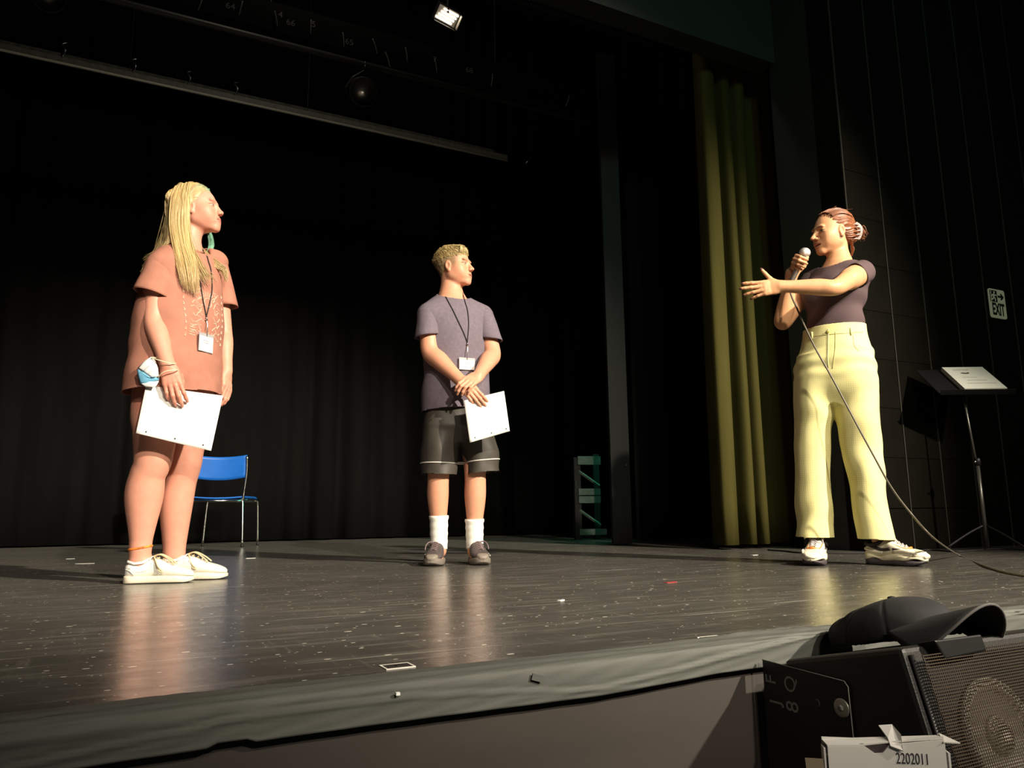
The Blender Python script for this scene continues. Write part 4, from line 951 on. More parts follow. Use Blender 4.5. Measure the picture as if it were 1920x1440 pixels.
# ---- things worn round the neck and prints that follow the cloth
def lanyard(label, person, left_pts, right_pts, junction, badge_c, tree, face, cord_m, bw=.088, bh=.056, clip_len=.03, dims=None):
    """badge on a cord; the cord is laid onto the shirt by dropping points along -face"""
    t = thing('name_badge', label, 'name badge', person.location, person.rotation_euler[2]); d = -unit(face)
    def lay(pts):
        S = spline(pts, 6); return [drop_on(tree, A3(p)-d*.3, d, .004, .6) if i > 4 else tuple(p) for i, p in enumerate(S)]
    b = MB(); b.tube(lay(list(left_pts)+[junction]), .0022, 6); b.tube(lay(list(right_pts)+[junction]), .0022, 6)
    b.build('cord', cord_m, t, True)
    j = A3(drop_on(tree, A3(junction)-d*.3, d, .006, .6)); c = A3(drop_on(tree, A3(badge_c)-d*.3, d, .010, .6))
    up = A3((0, 0, 1)); x = unit(np.cross(up, unit(face))*1.0); top = c+up*(bh*.5)
    b = MB(); b.tube([tuple(j), tuple(j-up*.012)], .0034, 8); b.tube(spline([tuple(j-up*.012), tuple(j*.5+top*.5+unit(face)*.004), tuple(top-up*.004+unit(face)*.002)], 4), .0022, 6)
    b.tube([tuple(j-up*.014+x*.006), tuple(j-up*.014-x*.006)], .0018, 6); b.build('clip', M_chrome, t, True)
    f = unit(face); Mx = Matrix(((x[0], up[0], f[0], c[0]), (x[1], up[1], f[1], c[1]), (x[2], up[2], f[2], c[2]), (0, 0, 0, 1)))
    MB().box((-bw/2, -bh/2, -.001), (bw/2, bh/2+.008, .0006), Mx).build('sleeve', M_plastic, t)
    cd = MB().box((-bw/2+.004, -bh/2+.003, .0008), (bw/2-.004, bh/2-.004, .0018), Mx).build('card', M_cardwhite, t)
    b = MB()
    for (yy, ww) in ((.012, .018), (.003, .014)):
        x_ = -ww
        while x_ < ww: 
            l = rng.uniform(.003, .006); b.box((x_, yy-.0022, .0019), (min(ww, x_+l), yy+.0022, .0022), Mx); x_ += l+.0015
    b.build('printed_lines', M_ink, cd)['kind'] = 'stuff'
    return t

# ================================================================== the boy
M_greyshirt = mat('slate_jersey', (0.150, 0.124, 0.152), 0.85, spec=0.2, noise=(60, .10, one), bump=(300, .15, .0006, one))
M_shorts = mat('charcoal_polyester', (0.052, 0.046, 0.038), 0.55, spec=0.4, noise=(8, .12, one))
M_piping = mat('white_piping', (0.60, 0.57, 0.52), 0.7)
M_sock = mat('white_sock', (0.80, 0.79, 0.72), 0.95, spec=.1, bump=(180, .3, .0015, (1, 1, 3)))
def boy():
    p = thing('person', 'boy with short blond hair in a slate T-shirt and charcoal shorts, wrists crossed', 'person', (1.567, 3.724, 0), -0.39829)
    yaw = radians(20); ang = yaw; f_ = A3((sin(yaw), -cos(yaw), 0))
    ho, hs, HM = A3((-.012, 0, 1.578)), .975, head_axes(radians(66), radians(4), radians(-2))
    F = Field((-.30, -.40, .02), (.32, .24, 1.73), .0032)
    nb = A3((-.030, .012, 1.425))
    F.add(loft(smooth_loft([(.78, .005, .01, .140, .100, ang), (.92, .003, .01, .150, .112, ang), (1.05, .0, .005, .150, .108, ang), (1.18, -.005, 0, .158, .108, ang), (1.30, -.012, 0, .165, .098, ang), (1.37, -.018, .004, .120, .075, ang), (1.41, -.025, .01, .065, .055, ang)])), .03)
    SR, ER, WR = (-0.1551, -0.0700, 1.2932), (-0.1359, -0.1050, 1.0840), (0.0264, -0.2250, 0.9056)
    SL, EL, WL = (0.1482, 0.0500, 1.3149), (0.1900, -0.0200, 1.0915), (0.1101, -0.2050, 0.9393)
    F.add(cone(nb+A3((0, 0, -.04)), A3(SR)+A3((.012, 0, -.012)), .052, .042), .03); F.add(cone(nb+A3((0, 0, -.04)), A3(SL)+A3((-.014, 0, -.014)), .052, .040), .03)
    F.add(cone(ho+HM@A3((0, -.022, -.040)), nb, .056, .058), .03); F.add(cone(nb, nb+A3((.01, -.005, -.06)), .058, .08), .03)
    add_arm(F, SR, ER, WR, (.043, .048, .047, .047, .0300)); add_arm(F, SL, EL, WL, (.040, .046, .046, .047, .0300))
    add_hand(F, WR, A3((0.0977, -0.2500, 0.8231))-A3(WR), (-.30, -1, .35), -1, [(.15, .35, .25), (.15, .35, .25), (.18, .35, .25), (.25, .4, .3)], .96, .05, thumb=((.020, .022, -.010), (.042, .036, -.030), (.066, .038, -.044), (.090, .032, -.046)))
    add_hand(F, WL, A3((0.0365, -0.2820, 0.8797))-A3(WL), (.05, -.85, .55), 1, [(.25, .70, .45), (.25, .75, .45), (.25, .75, .45), (.25, .75, .45)], .96, .06, thumb=((.020, .022, -.006), (.046, .034, -.012), (.072, .036, -.022), (.094, .030, -.032)))
    HR, KR, CR, AR = (-.075, .005, .82), (-0.0944, 0.0000, 0.4463), (-0.0970, 0.0120, 0.3451), (-0.0911, 0.0300, 0.1460)
    HL, KL, CL, AL = (.078, .015, .82), (0.0972, 0.0150, 0.4566), (0.0970, 0.0250, 0.3434), (0.0938, 0.0400, 0.1432)
    for H_, K_, C_, A_ in ((HR, KR, CR, AR), (HL, KL, CL, AL)):
        add_chain(F, [H_, (A3(H_)+A3(K_))/2, K_, C_, A3(C_)*.4+A3(A_)*.6, A_, A3(A_)+A3((0, 0, -.08))], [.072, .068, .0560, .0560, .0430, .0370, .037], .022)
        F.add(cone(A3(A_)+A3((0, .02, -.07)), A3(A_)+A3((0, -.12, -.11)), .034, .024), .02)
    add_head(F, ho, HM, hs, jaw=1.05, cheek=1.15, nose=.985, chin=.8, brow=.7)
    V, Q = F.mesh(); V = soften(V, Q, [(ho, .135), ((0.0898, -0.2500, 0.8312), .13)])
    C = face_colors(V, ho, HM, hs, (.64, .31, .195), (.50, .19, .14), (.36, .20, .10), (.10, .12, .13), cheek=.35, brow_dark=.5)
    # close-cropped sides: hair colour on the skin of the temples and nape
    L = ((V-ho)@HM)/hs; fade = np.clip((.060-L[:, 1])/.03, 0, 1)*np.clip((L[:, 2]-(-.030-.30*np.clip(-L[:, 1]-.03, 0, .12)))/.045, 0, 1)*(np.linalg.norm(L, axis=1) < .16)
    ear = np.exp(-((np.abs(L[:, 0])-.078)/.009)**2-((L[:, 1]+.006)/.022)**2-((L[:, 2]+.008)/.034)**2)
    fade *= (1-np.clip(ear*1.6, 0, 1)); fade = .92*np.clip(fade*1.5, 0, 1)*(1-np.clip((L[:, 1]-.030)/.02, 0, 1)*.6)
    C = C*(1-fade[:, None])+A3((.24, .160, .085))[None]*fade[:, None]
    me = mesh_np('body', V, Q); set_col(me, C); link('body', me, p, M_skin)
    # T-shirt
    F = Field((-.32, -.26, .66), (.32, .26, 1.50), .0048)
    body = loft(smooth_loft([(.67, -.002, .012, .186, .140, ang), (.80, -.003, .010, .184, .138, ang), (.92, -.004, .008, .180, .136, ang), (1.05, -.006, .004, .178, .130, ang), (1.18, -.008, 0, .182, .128, ang), (1.28, -.012, 0, .180, .120, ang), (1.345, -.016, .002, .150, .100, ang), (1.39, -.022, .006, .100, .078, ang), (1.42, -.028, .010, .070, .066, ang), (1.48, -.030, .012, .064, .062, ang)])); F.add(body, .02)
    sR0, sR1, sL0, sL1 = A3(SR)+A3((.012, 0, 0)), A3(ER)+A3((-.006, 0, -.03)), A3(SL)+A3((-.012, 0, 0)), A3(EL)+A3((.004, 0, -.03))
    F.add(cone(nb+A3((-.02, 0, -.05)), sR0, .066, .066), .04); F.add(cone(nb+A3((.02, 0, -.05)), sL0, .066, .066), .04)
    V, Q = F.mesh(); eR, eL = A3(SR)*.40+A3(ER)*.60, A3(SL)*.36+A3(EL)*.64
    cn = unit((.16, -.34, .90)); cc = nb+A3((.012, -.012, -.012))
    V, Q = cut_open(V, Q, [((0, 0, .792), (.06, 0, -1), everywhere), (cc, cn, near_axis(nb, nb+A3((0, 0, .1)), .105))])
    N = vnormals(V, Q)
    disp = waves(V, [(13, 8, 12, .3, .0040, 1), (-24, 10, 18, 1.7, .0032, 1), (34, -9, -22, .5, .0018, 1)])*np.clip((1.36-V[:, 2])/.3, .25, 1)
    V = relax(V, Q, 2, .5)+N*(disp+.003*vnoise(V, 13)+np.exp(-((V[:, 2]-.792)/.05)**2)*.004*np.sin(28*V[:, 0]+9))[:, None]
    V, Q = merge((V, Q), sleeve(sR0+A3((.0, 0, .010)), eR+A3((-.006, -.004, 0)), (.064, .064), (.068, .068), tilt=(.15, 0, -1), seed=.4, e1=(1, .2, 0)), sleeve(sL0+A3((-.0, 0, .010)), eL+A3((.004, -.004, 0)), (.064, .064), (.066, .066), tilt=(-.1, 0, -1), seed=2.9, e1=(1, .2, 0)))
    cloth('t_shirt', V, Q, M_greyshirt, p); tree = tree_of(V, Q)
    th = np.linspace(0, 2*pi, 41); e1 = unit(np.cross(cn, (0, 0, 1))); e2 = np.cross(cn, e1)
    MB().tube([tuple(cc+A3((-.004, .004, 0))+e1*.068*cos(t)+e2*.070*sin(t)) for t in th], .0050, 6, cap=False).build('collar_rib', M_greyshirt, p, True)
    # shorts
    F = Field((-.30, -.26, .38), (.32, .26, 1.0), .0048)
    legR = loft(smooth_loft([(.40, -.096, .0, .090, .100, 0), (.50, -.092, .0, .089, .104, 0), (.62, -.085, .004, .092, .112, 0), (.76, -.080, .008, .090, .112, 0), (.90, -.062, .01, .075, .095, 0)]))
    legL = loft(smooth_loft([(.40, .142, .015, .088, .100, 0), (.50, .134, .015, .087, .104, 0), (.62, .112, .015, .092, .112, 0), (.76, .088, .012, .088, .112, 0), (.90, .062, .01, .075, .095, 0)]))
    F.add(legR, .012); F.add(legL, .012); F.add(loft([(.62, .008, .01, .05, .07, ang), (.70, .006, .01, .160, .116, ang), (.80, .004, .01, .160, .114, ang), (.97, .0, .01, .145, .098, ang)]), .03)
    V, Q = F.mesh(); V, Q = cut_open(V, Q, [((0, 0, .452), (-.02, 0, -1), lambda v: v[:, 0] < .022), ((.14, 0, .462), (.10, 0, -1), lambda v: v[:, 0] >= .022)])
    N = vnormals(V, Q); fo = np.clip((.78-V[:, 2])/.2, .2, 1)
    V = relax(V, Q, 2, .5)+N*(waves(V, [(26, 14, -9, .3, .0055, 1), (-38, 12, 12, 1.2, .0035, 1), (9, 5, 30, .4, .002, 1)])*fo+.003*vnoise(V, 14))[:, None]
    cloth('shorts', V, Q, M_shorts, p); ts = tree_of(V, Q)
    for cx, cy, z_, tilt, sel in ((-.093, 0, .512, -.02, 0), (.134, .015, .524, .10, 1)):
        pts = []
        for t in np.linspace(0, 2*pi, 49):
            d = A3((cos(t), sin(t), 0)); o_ = A3((cx, cy, z_+tilt*cos(t)*.09)); pts.append(drop_on(ts, o_+d*.145, -d, .0008, .14))
        MB().tube(pts, .0034, 6, cap=False).build('piping', M_piping, p, True)
    # socks and shoes
    for A_, zt_, rr in ((AR, .245, .0485), (AL, .225, .0480)):
        sock_band(p, 'sock', (A_[0]-.001, A_[1]-.006, zt_), (A_[0], A_[1], .075), rr, .0440, M_sock, .0012)
    shoe(p, (AR[0]-.002, AR[1]+.055, 0), radians(-97), 'dark', 'brown grey running shoe with taupe toe', .275, 1)
    shoe(p, (AL[0]+.0, AL[1]+.055, 0), radians(-82), 'dark', 'brown grey running shoe with taupe toe', .275, -1)
    # hair: thick top swept forward
    T = lambda q: ho+HM@(A3(q)*hs); F = Field(ho-.17, ho+.17, .0034)
    F.add(ell(T((0, -.022, .048)), A3((.075, .100, .082))*hs, HM), .01)
    F.add(ell(T((0, .045, .086)), A3((.054, .036, .030))*hs, HM), .02)
    clip_field(F, T((0, .085, .058)), HM@unit((0, .46, -.89)), .010)
    F.add(ell(T((0, -.038, -.010)), A3((.066, .053, .060))*hs, HM), .02)
    clip_field(F, T((0, .030, .016)), HM@unit((0, .56, -.83)), .006)
    V, Q = F.mesh(); N = vnormals(V, Q); V = V+N*(.0018*vnoise(V, 95)+.0022*vnoise(V, 48))[:, None]
    hc = A3((.43, .33, .15)); C = np.array([hc*.85])*(1+.30*vnoise(V, 120))[:, None]
    Lc = ((V-ho)@HM)/hs; sd = np.clip((.062-Lc[:, 2])/.03, 0, 1)[:, None]; C = C*(1-sd)+np.array([(.235, .160, .085)])*(1+.25*vnoise(V, 200))[:, None]*sd
    H = Hair(9); R = H.R
    N = vnormals(V, Q); Lc = ((V-ho)@HM)/hs; ok = np.where((Lc[:, 2] > .045) & (Lc[:, 1] < .074))[0]
    for i in range(1900):                                            # short locks lying forward and down all over the crown
        k = ok[R.randrange(len(ok))]; q, nn = V[k], N[k]; lz_ = Lc[k, 2]; d_ = HM@A3((R.gauss(0, .35), .75, -.45+R.gauss(0, .25)+(lz_-.09)*6)); d_ = unit(d_-nn*(d_@nn)); ln = R.uniform(.010, .018)*(1 if lz_ > .06 else .7)
        H.strand([tuple(q-nn*.001), tuple(q+d_*ln*.5+nn*.0022), tuple(q+d_*ln+nn*.0004)], R.uniform(.0010, .0019), hc*(A3((1.25, 1.2, 1.1)) if R.random() > .5 else .85), .5, .5)
    for i in range(150):
        x0 = R.uniform(-.055, .055); a = (x0, .055, .106-abs(x0)*.2); b = (x0+.004, .080-abs(x0)*.2, .094+R.gauss(0, .002)); c = (x0+R.gauss(0, .006), .088-abs(x0)*.45, .070+R.gauss(0, .005))
        H.strand([tuple(T(a)), tuple(T(b)), tuple(T(c))], R.uniform(.0012, .0022), hc*1.15, .5, .6)
    H.finish('hair', V, Q, C, p, M_hair)
    lanyard('white name badge on a black cord over the slate T-shirt', p, [nb+A3((-.064, -.012, .030)), (-0.0715, -0.0500, 1.4078), (-0.0454, -0.0850, 1.3423), (0.0052, -0.1200, 1.2466)], [nb+A3((.060, -.025, .012)), (0.0449, -0.0720, 1.3700), (0.0559, -0.0900, 1.3184), (0.0665, -0.1200, 1.2383)], (0.0605, -0.1300, 1.1331), (0.0574, -0.1300, 1.0145), tree, f_, M_cord)
    return p

# ================================================================== the woman
def trouser_material():
    m = mat('yellow_check_cotton', (0.72, 0.68, 0.32), 0.85, spec=0.2, noise=(5, .05, one)); nt = m.node_tree; N = nt.nodes; L = nt.links; b = N['Principled BSDF']; tc = N.new('ShaderNodeTexCoord')
    old = b.inputs['Base Color'].links[0].from_socket; fac = None
    for i, ax in enumerate(('X', 'Z')):                              # fine woven check that comes and goes
        wv = N.new('ShaderNodeTexWave'); wv.wave_type = 'BANDS'; wv.bands_direction = ax; wv.inputs['Scale'].default_value = 34; wv.inputs['Distortion'].default_value = .6; wv.inputs['Detail'].default_value = 1; L.new(tc.outputs['Object'], wv.inputs['Vector'])
        r = N.new('ShaderNodeMapRange'); r.inputs['From Min'].default_value = .72; r.inputs['From Max'].default_value = .95; L.new(wv.outputs['Fac'], r.inputs['Value'])
        if fac is None: fac = r.outputs['Result']
        else:
            x = N.new('ShaderNodeMath'); x.operation = 'MAXIMUM'; L.new(fac, x.inputs[0]); L.new(r.outputs['Result'], x.inputs[1]); fac = x.outputs[0]
    t = N.new('ShaderNodeTexNoise'); t.inputs['Scale'].default_value = 9; L.new(tc.outputs['Object'], t.inputs['Vector'])
    r = N.new('ShaderNodeMapRange'); r.inputs['From Min'].default_value = .42; r.inputs['From Max'].default_value = .62; r.inputs['To Max'].default_value = .32; L.new(t.outputs['Fac'], r.inputs['Value'])
    x = N.new('ShaderNodeMath'); x.operation = 'MULTIPLY'; L.new(fac, x.inputs[0]); L.new(r.outputs['Result'], x.inputs[1])
    mx = N.new('ShaderNodeMix'); mx.data_type = 'RGBA'; L.new(x.outputs[0], mx.inputs['Factor']); L.new(old, mx.inputs['A']); mx.inputs['B'].default_value = (0.34, 0.27, 0.08, 1); L.new(mx.outputs['Result'], b.inputs['Base Color'])
    return m
M_trouser = trouser_material(); M_stitch = mat('yellow_thread', (0.40, 0.33, 0.11), 0.8)
M_plum = mat('plum_jersey', (0.098, 0.066, 0.070), 0.88, spec=0.2, bump=(320, .15, .0006, one))
M_nail = mat('dark_nail_polish', (0.03, 0.01, 0.015), 0.25)
def woman():
    p = thing('person', 'woman in a plum top and pale yellow trousers speaking into a microphone, arm outstretched', 'person', (3.020, 2.520, 0), -0.87541)
    yaw = radians(-30); ang = yaw
    ho, hs, HM = A3((.036, -.005, 1.588)), .965, head_axes(radians(-56), radians(-3), radians(3))
    F = Field((-.50, -.56, .02), (.30, .24, 1.74), .0034)
    nb = A3((.056, .005, 1.440))
    F.add(loft(smooth_loft([(.82, -.005, 0, .150, .11, ang*.5), (.95, -.003, 0, .155, .115, ang*.5), (1.08, .008, 0, .112, .085, ang*.7), (1.18, .018, 0, .122, .090, ang), (1.30, .030, 0, .140, .098, ang), (1.38, .040, 0, .115, .072, ang), (1.43, .050, 0, .058, .05, ang)])), .03)
    SL, EL, WL = (0.1495, -0.0850, 1.3470), (0.0276, -0.2900, 1.2343), (-0.2033, -0.3500, 1.2530)
    SR, ER = (-0.0694, 0.0800, 1.3866), (-0.2187, -0.0300, 1.1608)
    mb0, mb1 = A3((-0.1580, -0.1350, 1.3378)), A3((-0.0907, -0.1650, 1.4545)); mu = unit(mb1-mb0); grip = mb0*.38+mb1*.62
    WR = grip+A3((-.042, .055, -.030))
    F.add(cone(nb+A3((0, 0, -.04)), A3(SL)+A3((-.008, .004, -.004)), .044, .040), .03); F.add(cone(nb+A3((0, 0, -.04)), SR, .044, .038), .03)
    F.add(cone(ho+HM@A3((0, -.022, -.040)), nb, .046, .050), .03); F.add(cone(nb, nb+A3((-.01, 0, -.06)), .05, .07), .03)
    add_arm(F, SL, EL, WL, (.046, .043, .037, .0385, .0265)); add_arm(F, SR, ER, tuple(WR), (.045, .044, .040, .042, .0265))
    tips = add_hand(F, WL, A3((-0.2802, -0.3750, 1.2462))-A3(WL), (.25, -1, .05), 1, [(.05, .12, .10), (.02, .08, .06), (.22, .22, .12), (.34, .25, .15)], .95, .12, thumb=((.018, .020, -.004), (.038, .046, -.004), (.056, .074, -.003), (.072, .098, .000)))
    dh = unit(A3((-.28, -.95, .12))-mu*(A3((-.28, -.95, .12))@mu)); nh = unit(np.cross(mu, dh))
    nh = nh if nh[0] < 0 else -nh
    add_hand(F, tuple(grip-dh*.062+nh*.026), dh, nh, -1 if (np.cross(dh, nh)@mu) < 0 else 1, [(1.0, 1.15, .7), (1.05, 1.15, .7), (1.1, 1.15, .7), (1.15, 1.1, .7)], .90, .02, thumb=((.022, .026, -.014), (.044, .040, -.034), (.066, .040, -.050), (.084, .030, -.060)))
    F.add(cone(WR, grip-dh*.062+nh*.026, .0255, .0255), .02)
    HR, KR, AR = (-.075, .02, .84), (-0.1178, 0.0200, 0.4909), (-0.1451, 0.0600, 0.1026)
    HL, KL, AL = (.068, -.0, .84), (0.1123, -0.0100, 0.4800), (0.1269, 0.0300, 0.1043)
    for H_, K_, A_ in ((HR, KR, AR), (HL, KL, AL)):
        add_chain(F, [H_, (A3(H_)+A3(K_))/2, K_, (A3(K_)*.6+A3(A_)*.4), A_, A3(A_)+A3((0, 0, -.05))], [.066, .060, .046, .046, .034, .034], .022)
    add_head(F, ho, HM, hs, mouth_open=.0042, jaw=.95, cheek=1.0, nose=1.04, brow=.5, chin=.8)
    V, Q = F.mesh(); V = soften(V, Q, [(ho, .135), (A3((-0.2870, -0.3750, 1.2496)), .12), (grip, .08)])
    C = face_colors(V, ho, HM, hs, (.63, .325, .170), (.46, .16, .12), (.20, .085, .04), (.08, .05, .03), cheek=.15, brow_dark=.8, mouth_open=.0042)
    for t in tips: C[np.linalg.norm(V-t, axis=1) < .0085] = (.10, .035, .04)
    me = mesh_np('body', V, Q); set_col(me, C); link('body', me, p, M_skin)
    # top
    F = Field((-.24, -.26, 1.02), (.28, .24, 1.52), .0042)
    body = loft(smooth_loft([(1.03, .004, 0, .136, .104, ang*.7), (1.10, .008, 0, .134, .102, ang*.7), (1.17, .016, -.002, .136, .104, ang*.85), (1.24, .022, -.006, .148, .116, ang), (1.30, .028, -.006, .157, .120, ang), (1.36, .036, 0, .150, .100, ang), (1.41, .046, .002, .105, .075, ang), (1.445, .054, .005, .062, .058, ang), (1.50, .056, .005, .058, .054, ang)])); F.add(body, .02)
    for q in (-1, 1):
        c_ = A3((.026+q*.062*cos(ang)+.072*sin(ang), q*.062*sin(ang)-.072*cos(ang), 1.285)); F.add(ell(c_, (.062, .055, .060)), .035)
    F.add(cone(nb+A3((.02, -.02, -.05)), A3(SL)+A3((-.01, .01, 0)), .056, .056), .03); F.add(cone(nb+A3((-.02, .01, -.05)), A3(SR)+A3((.01, 0, 0)), .056, .053), .03)
    sl1 = A3(SL)*.45+A3(EL)*.55; sr1 = A3(SR)*.5+A3(ER)*.5
    V, Q = F.mesh(); dL, dR = unit(sl1-A3(SL)), unit(sr1-A3(SR)); eL, eR = A3(SL)+dL*.030+A3((.0, 0, .0)), A3(SR)+dR*.07
    cn = unit((-.20, -.42, .82)); cc = nb+A3((-.018, -.020, -.028))
    V, Q = cut_open(V, Q, [((0, 0, 1.092), (.0, 0, -1), everywhere), (cc, cn, near_axis(nb, nb+A3((0, 0, .1)), .092))])
    N = vnormals(V, Q)
    disp = waves(V, [(10, 8, 46, .3, .0042, 1), (-22, 10, 38, 1.7, .0036, 1), (30, -9, -26, .5, .0014, 1)])*np.clip((1.34-V[:, 2])/.15, .15, 1)
    V = relax(V, Q, 2, .5)+N*(disp+.002*vnoise(V, 16))[:, None]
    V, Q = merge((V, Q), sleeve(A3(SL)-dL*.02, A3(SL)+dL*.052, (.056, .055), (.059, .056), m=8, tilt=dL+A3((-.30, 0, -.20)), seed=.4, e1=(0, 0, 1)), sleeve(A3(SR), A3(SR)+dR*.075, (.053, .053), (.055, .055), m=8, seed=1.9, e1=(1, 0, 0)))
    cloth('top', V, Q, M_plum, p)
    th = np.linspace(0, 2*pi, 41); e1 = unit(np.cross(cn, (0, 0, 1))); e2 = np.cross(cn, e1)
    # trousers
    F = Field((-.30, -.24, .08), (.30, .24, 1.16), .0046)
    a5 = ang*.5
    legR = loft(smooth_loft([(.10, -.152, .045, .084, .096, 0), (.30, -.148, .040, .080, .094, 0), (.50, -.138, .030, .082, .100, 0), (.70, -.112, .018, .092, .112, 0), (.86, -.088, .006, .100, .120, 0), (.98, -.07, 0, .095, .11, 0)]))
    legL = loft(smooth_loft([(.10, .115, .015, .084, .096, 0), (.30, .100, .010, .076, .094, 0), (.50, .086, .004, .085, .102, 0), (.70, .075, 0, .100, .114, 0), (.86, .072, 0, .106, .122, 0), (.98, .07, 0, .095, .11, 0)]))
    F.add(legR, .010); F.add(legL, .010)
    F.add(loft(smooth_loft([(.74, -.004, .005, .09, .09, a5), (.80, -.004, .004, .165, .120, a5), (.90, -.004, .002, .180, .134, a5), (.98, .0, 0, .170, .130, a5), (1.06, .006, 0, .150, .116, a5), (1.14, .012, 0, .141, .108, a5)])), .03)
    V, Q = F.mesh(); V, Q = cut_open(V, Q, [((0, 0, .118), (-.03, 0, -1), everywhere), ((0, 0, 1.112), (0, 0, 1), everywhere)])
    N = vnormals(V, Q); lo = np.clip((.95-V[:, 2])/.25, .12, 1); hip = np.exp(-((V[:, 2]-.93)/.06)**2)
    disp = waves(V, [(22, 12, 7, .3, .0050, 1), (-30, 16, 16, 1.2, .0032, 1), (12, 6, 30, .4, .0022, 1)])*lo+hip*.0035*np.sin(V[:, 2]*95+8*np.abs(V[:, 0])+3*vnoise(V, 8))
    V = relax(V, Q, 2, .5)+N*(disp+.0025*vnoise(V, 14))[:, None]
    cloth('trousers', V, Q, M_trouser, p); tt = tree_of(V, Q)
    fx = A3((sin(a5), -cos(a5), 0))
    def seam(px, r=.0016, off=.0004): return [drop_on(tt, A3(q)+fx*.3, -fx, off, .5) for q in spline(px, 6)]
    fly = [(-0.0182, -0.1200, 1.0871), (-0.0223, -0.1200, 1.0006), (-0.0276, -0.1200, 0.8996)]
    MB().tube(seam(fly), .0022, 6).build('fly_seam', M_trouser, p, True)
    b = MB(); b.tube(seam([(0.0128, -0.1200, 1.0684), (0.0077, -0.1200, 0.9722), (-0.0097, -0.1200, 0.8930)]), .0013, 5)
    b.tube(seam([(-0.1025, -0.1000, 1.0642), (-0.0249, -0.1200, 1.0596), (0.0668, -0.1200, 1.0576), (0.1403, -0.0800, 1.0635)]), .0014, 5)
    b.tube(seam([(0.0841, -0.1200, 1.0456), (0.0891, -0.1200, 0.9947), (0.1093, -0.1100, 0.9645)]), .0012, 5); b.build('pocket_seam', M_stitch, p, True)
    for u0_ in ((0.0782, -0.1200, 1.0868), (-0.0915, -0.0900, 1.0912)):
        q0 = drop_on(tt, A3(u0_)+fx*.3+A3((0, 0, -.004)), -fx, .003, .5); q1 = drop_on(tt, A3(u0_)+fx*.3+A3((0, 0, -.040)), -fx, .003, .5); MB().tube([q0, q1], .0045, 6, .5).build('belt_loop', M_trouser, p, True)
    bt = drop_on(tt, A3((-0.0216, -0.1200, 1.0720))+fx*.3, -fx, .001, .5); MB().lathe([(.0075, 0), (.0085, .002), (.006, .0035)], 14, Matrix.Translation(bt) @ Vector(tuple(fx)).to_track_quat('Z', 'Y').to_matrix().to_4x4()).build('button', M_stitch, p, True)
    shoe(p, (AR[0]+.006, AR[1]+.045, 0), radians(-96), 'chunky', 'chunky cream, black and orange trainer', .27, 1)
    shoe(p, (AL[0]-.060, AL[1]+.030, 0), radians(-30), 'chunky', 'chunky cream, black and orange trainer', .275, -1)
    # hair drawn back into a clip
    T = lambda q: ho+HM@(A3(q)*hs); F = Field(ho-.20, ho+.20, .0034)
    F.add(ell(T((0, -.024, .036)), A3((.077, .099, .087))*hs, HM), .01); F.add(ell(T((0, -.075, -.012)), A3((.058, .050, .058))*hs, HM), .03)
    clip_field(F, T((0, .064, .074)), HM@unit((0, .74, -.67)), .012)
    F.add(ell(T((0, -.122, -.004)), A3((.030, .026, .042))*hs, HM), .02)
    V, Q = F.mesh(); N = vnormals(V, Q); L = ((V-ho)@HM)/hs; g = np.arctan2(L[:, 0], L[:, 2]+.01)
    V = V+N*(.0020*np.sin(g*40+5*vnoise(V, 26))+.0012*vnoise(V, 60))[:, None]
    hc = A3((.255, .088, .036)); C = np.array([hc*.85])*(1+.32*vnoise(V*A3((1, 1, 1)), 90))[:, None]
    H = Hair(15); R = H.R
    for i in range(330):                                             # forehead and temples to the clip
        t = R.uniform(-1, 1); a = t*1.45; st = (.066*sin(a), .058*cos(a*.55)-.010, .060+.042*cos(a)); zt = lambda x, y: .036+.089*sqrt(max(.01, 1-(x/.079)**2-((y+.024)/.101)**2))
        m1 = (.075*sin(a)*1.0, -.012, zt(.075*sin(a)*.92, -.012)); m2 = (.066*sin(a), -.075, zt(.060*sin(a), -.075)*.92); en = (.022*sin(a), -.118, .018+.012*R.gauss(0, 1))
        o_ = np.array([R.gauss(0, .0012) for _ in range(3)]); H.strand([tuple(T(np.array(q)+o_)) for q in (st, m1, m2, en)], R.uniform(.0014, .0030), hc*(1.25 if R.random() > .6 else .9), .4, .6)
    for i in range(110):                                             # ends fanning out of the clip
        s_ = R.gauss(0, .014); q = [(-.012+s_*.4, -.122, -.010+R.gauss(0, .014)), (-.014+s_, -.136+R.gauss(0, .004), .008+R.gauss(0, .010)), (-.012+s_*1.4, -.148+R.gauss(0, .005), -.006+R.gauss(0, .012)), (-.010+s_*1.6, -.158+R.gauss(0, .007), -.022+R.gauss(0, .010))]
        H.strand([tuple(T(x)) for x in q], R.uniform(.0014, .0028), hc*1.35, .5, .6)
    for i in range(40):                                              # loose lock at the nape
        q = [(-.040+R.gauss(0, .004), -.060, -.030), (-.036+R.gauss(0, .004), -.078, -.065), (-.030+R.gauss(0, .005), -.084, -.098), (-.026+R.gauss(0, .005), -.078, -.128)]
        H.strand([tuple(T(x)) for x in q], R.uniform(.0014, .0026), hc*1.1, .5, .6)
    for i in range(8):
        y0 = R.uniform(-.06, .05); q = [(R.gauss(0, .03), y0, .118-abs(y0)*.2), (R.gauss(0, .03), y0-.02, .128-abs(y0)*.25), (R.gauss(0, .03), y0-.05, .128-abs(y0)*.3)]
        H.strand([tuple(T(x)) for x in q], .0009, hc*1.2, .6)
    H.finish('hair', V, Q, C, p, M_hair)
    # claw clip: two toothed shells
    cl = bpy.data.objects.new('hair_clip', None); COL.objects.link(cl); cl.parent = p; cl['label'] = 'pale marbled claw clip'
    M_clip = mat('marbled_acetate', (0.52, 0.40, 0.36), 0.3, noise=(45, .35, one))
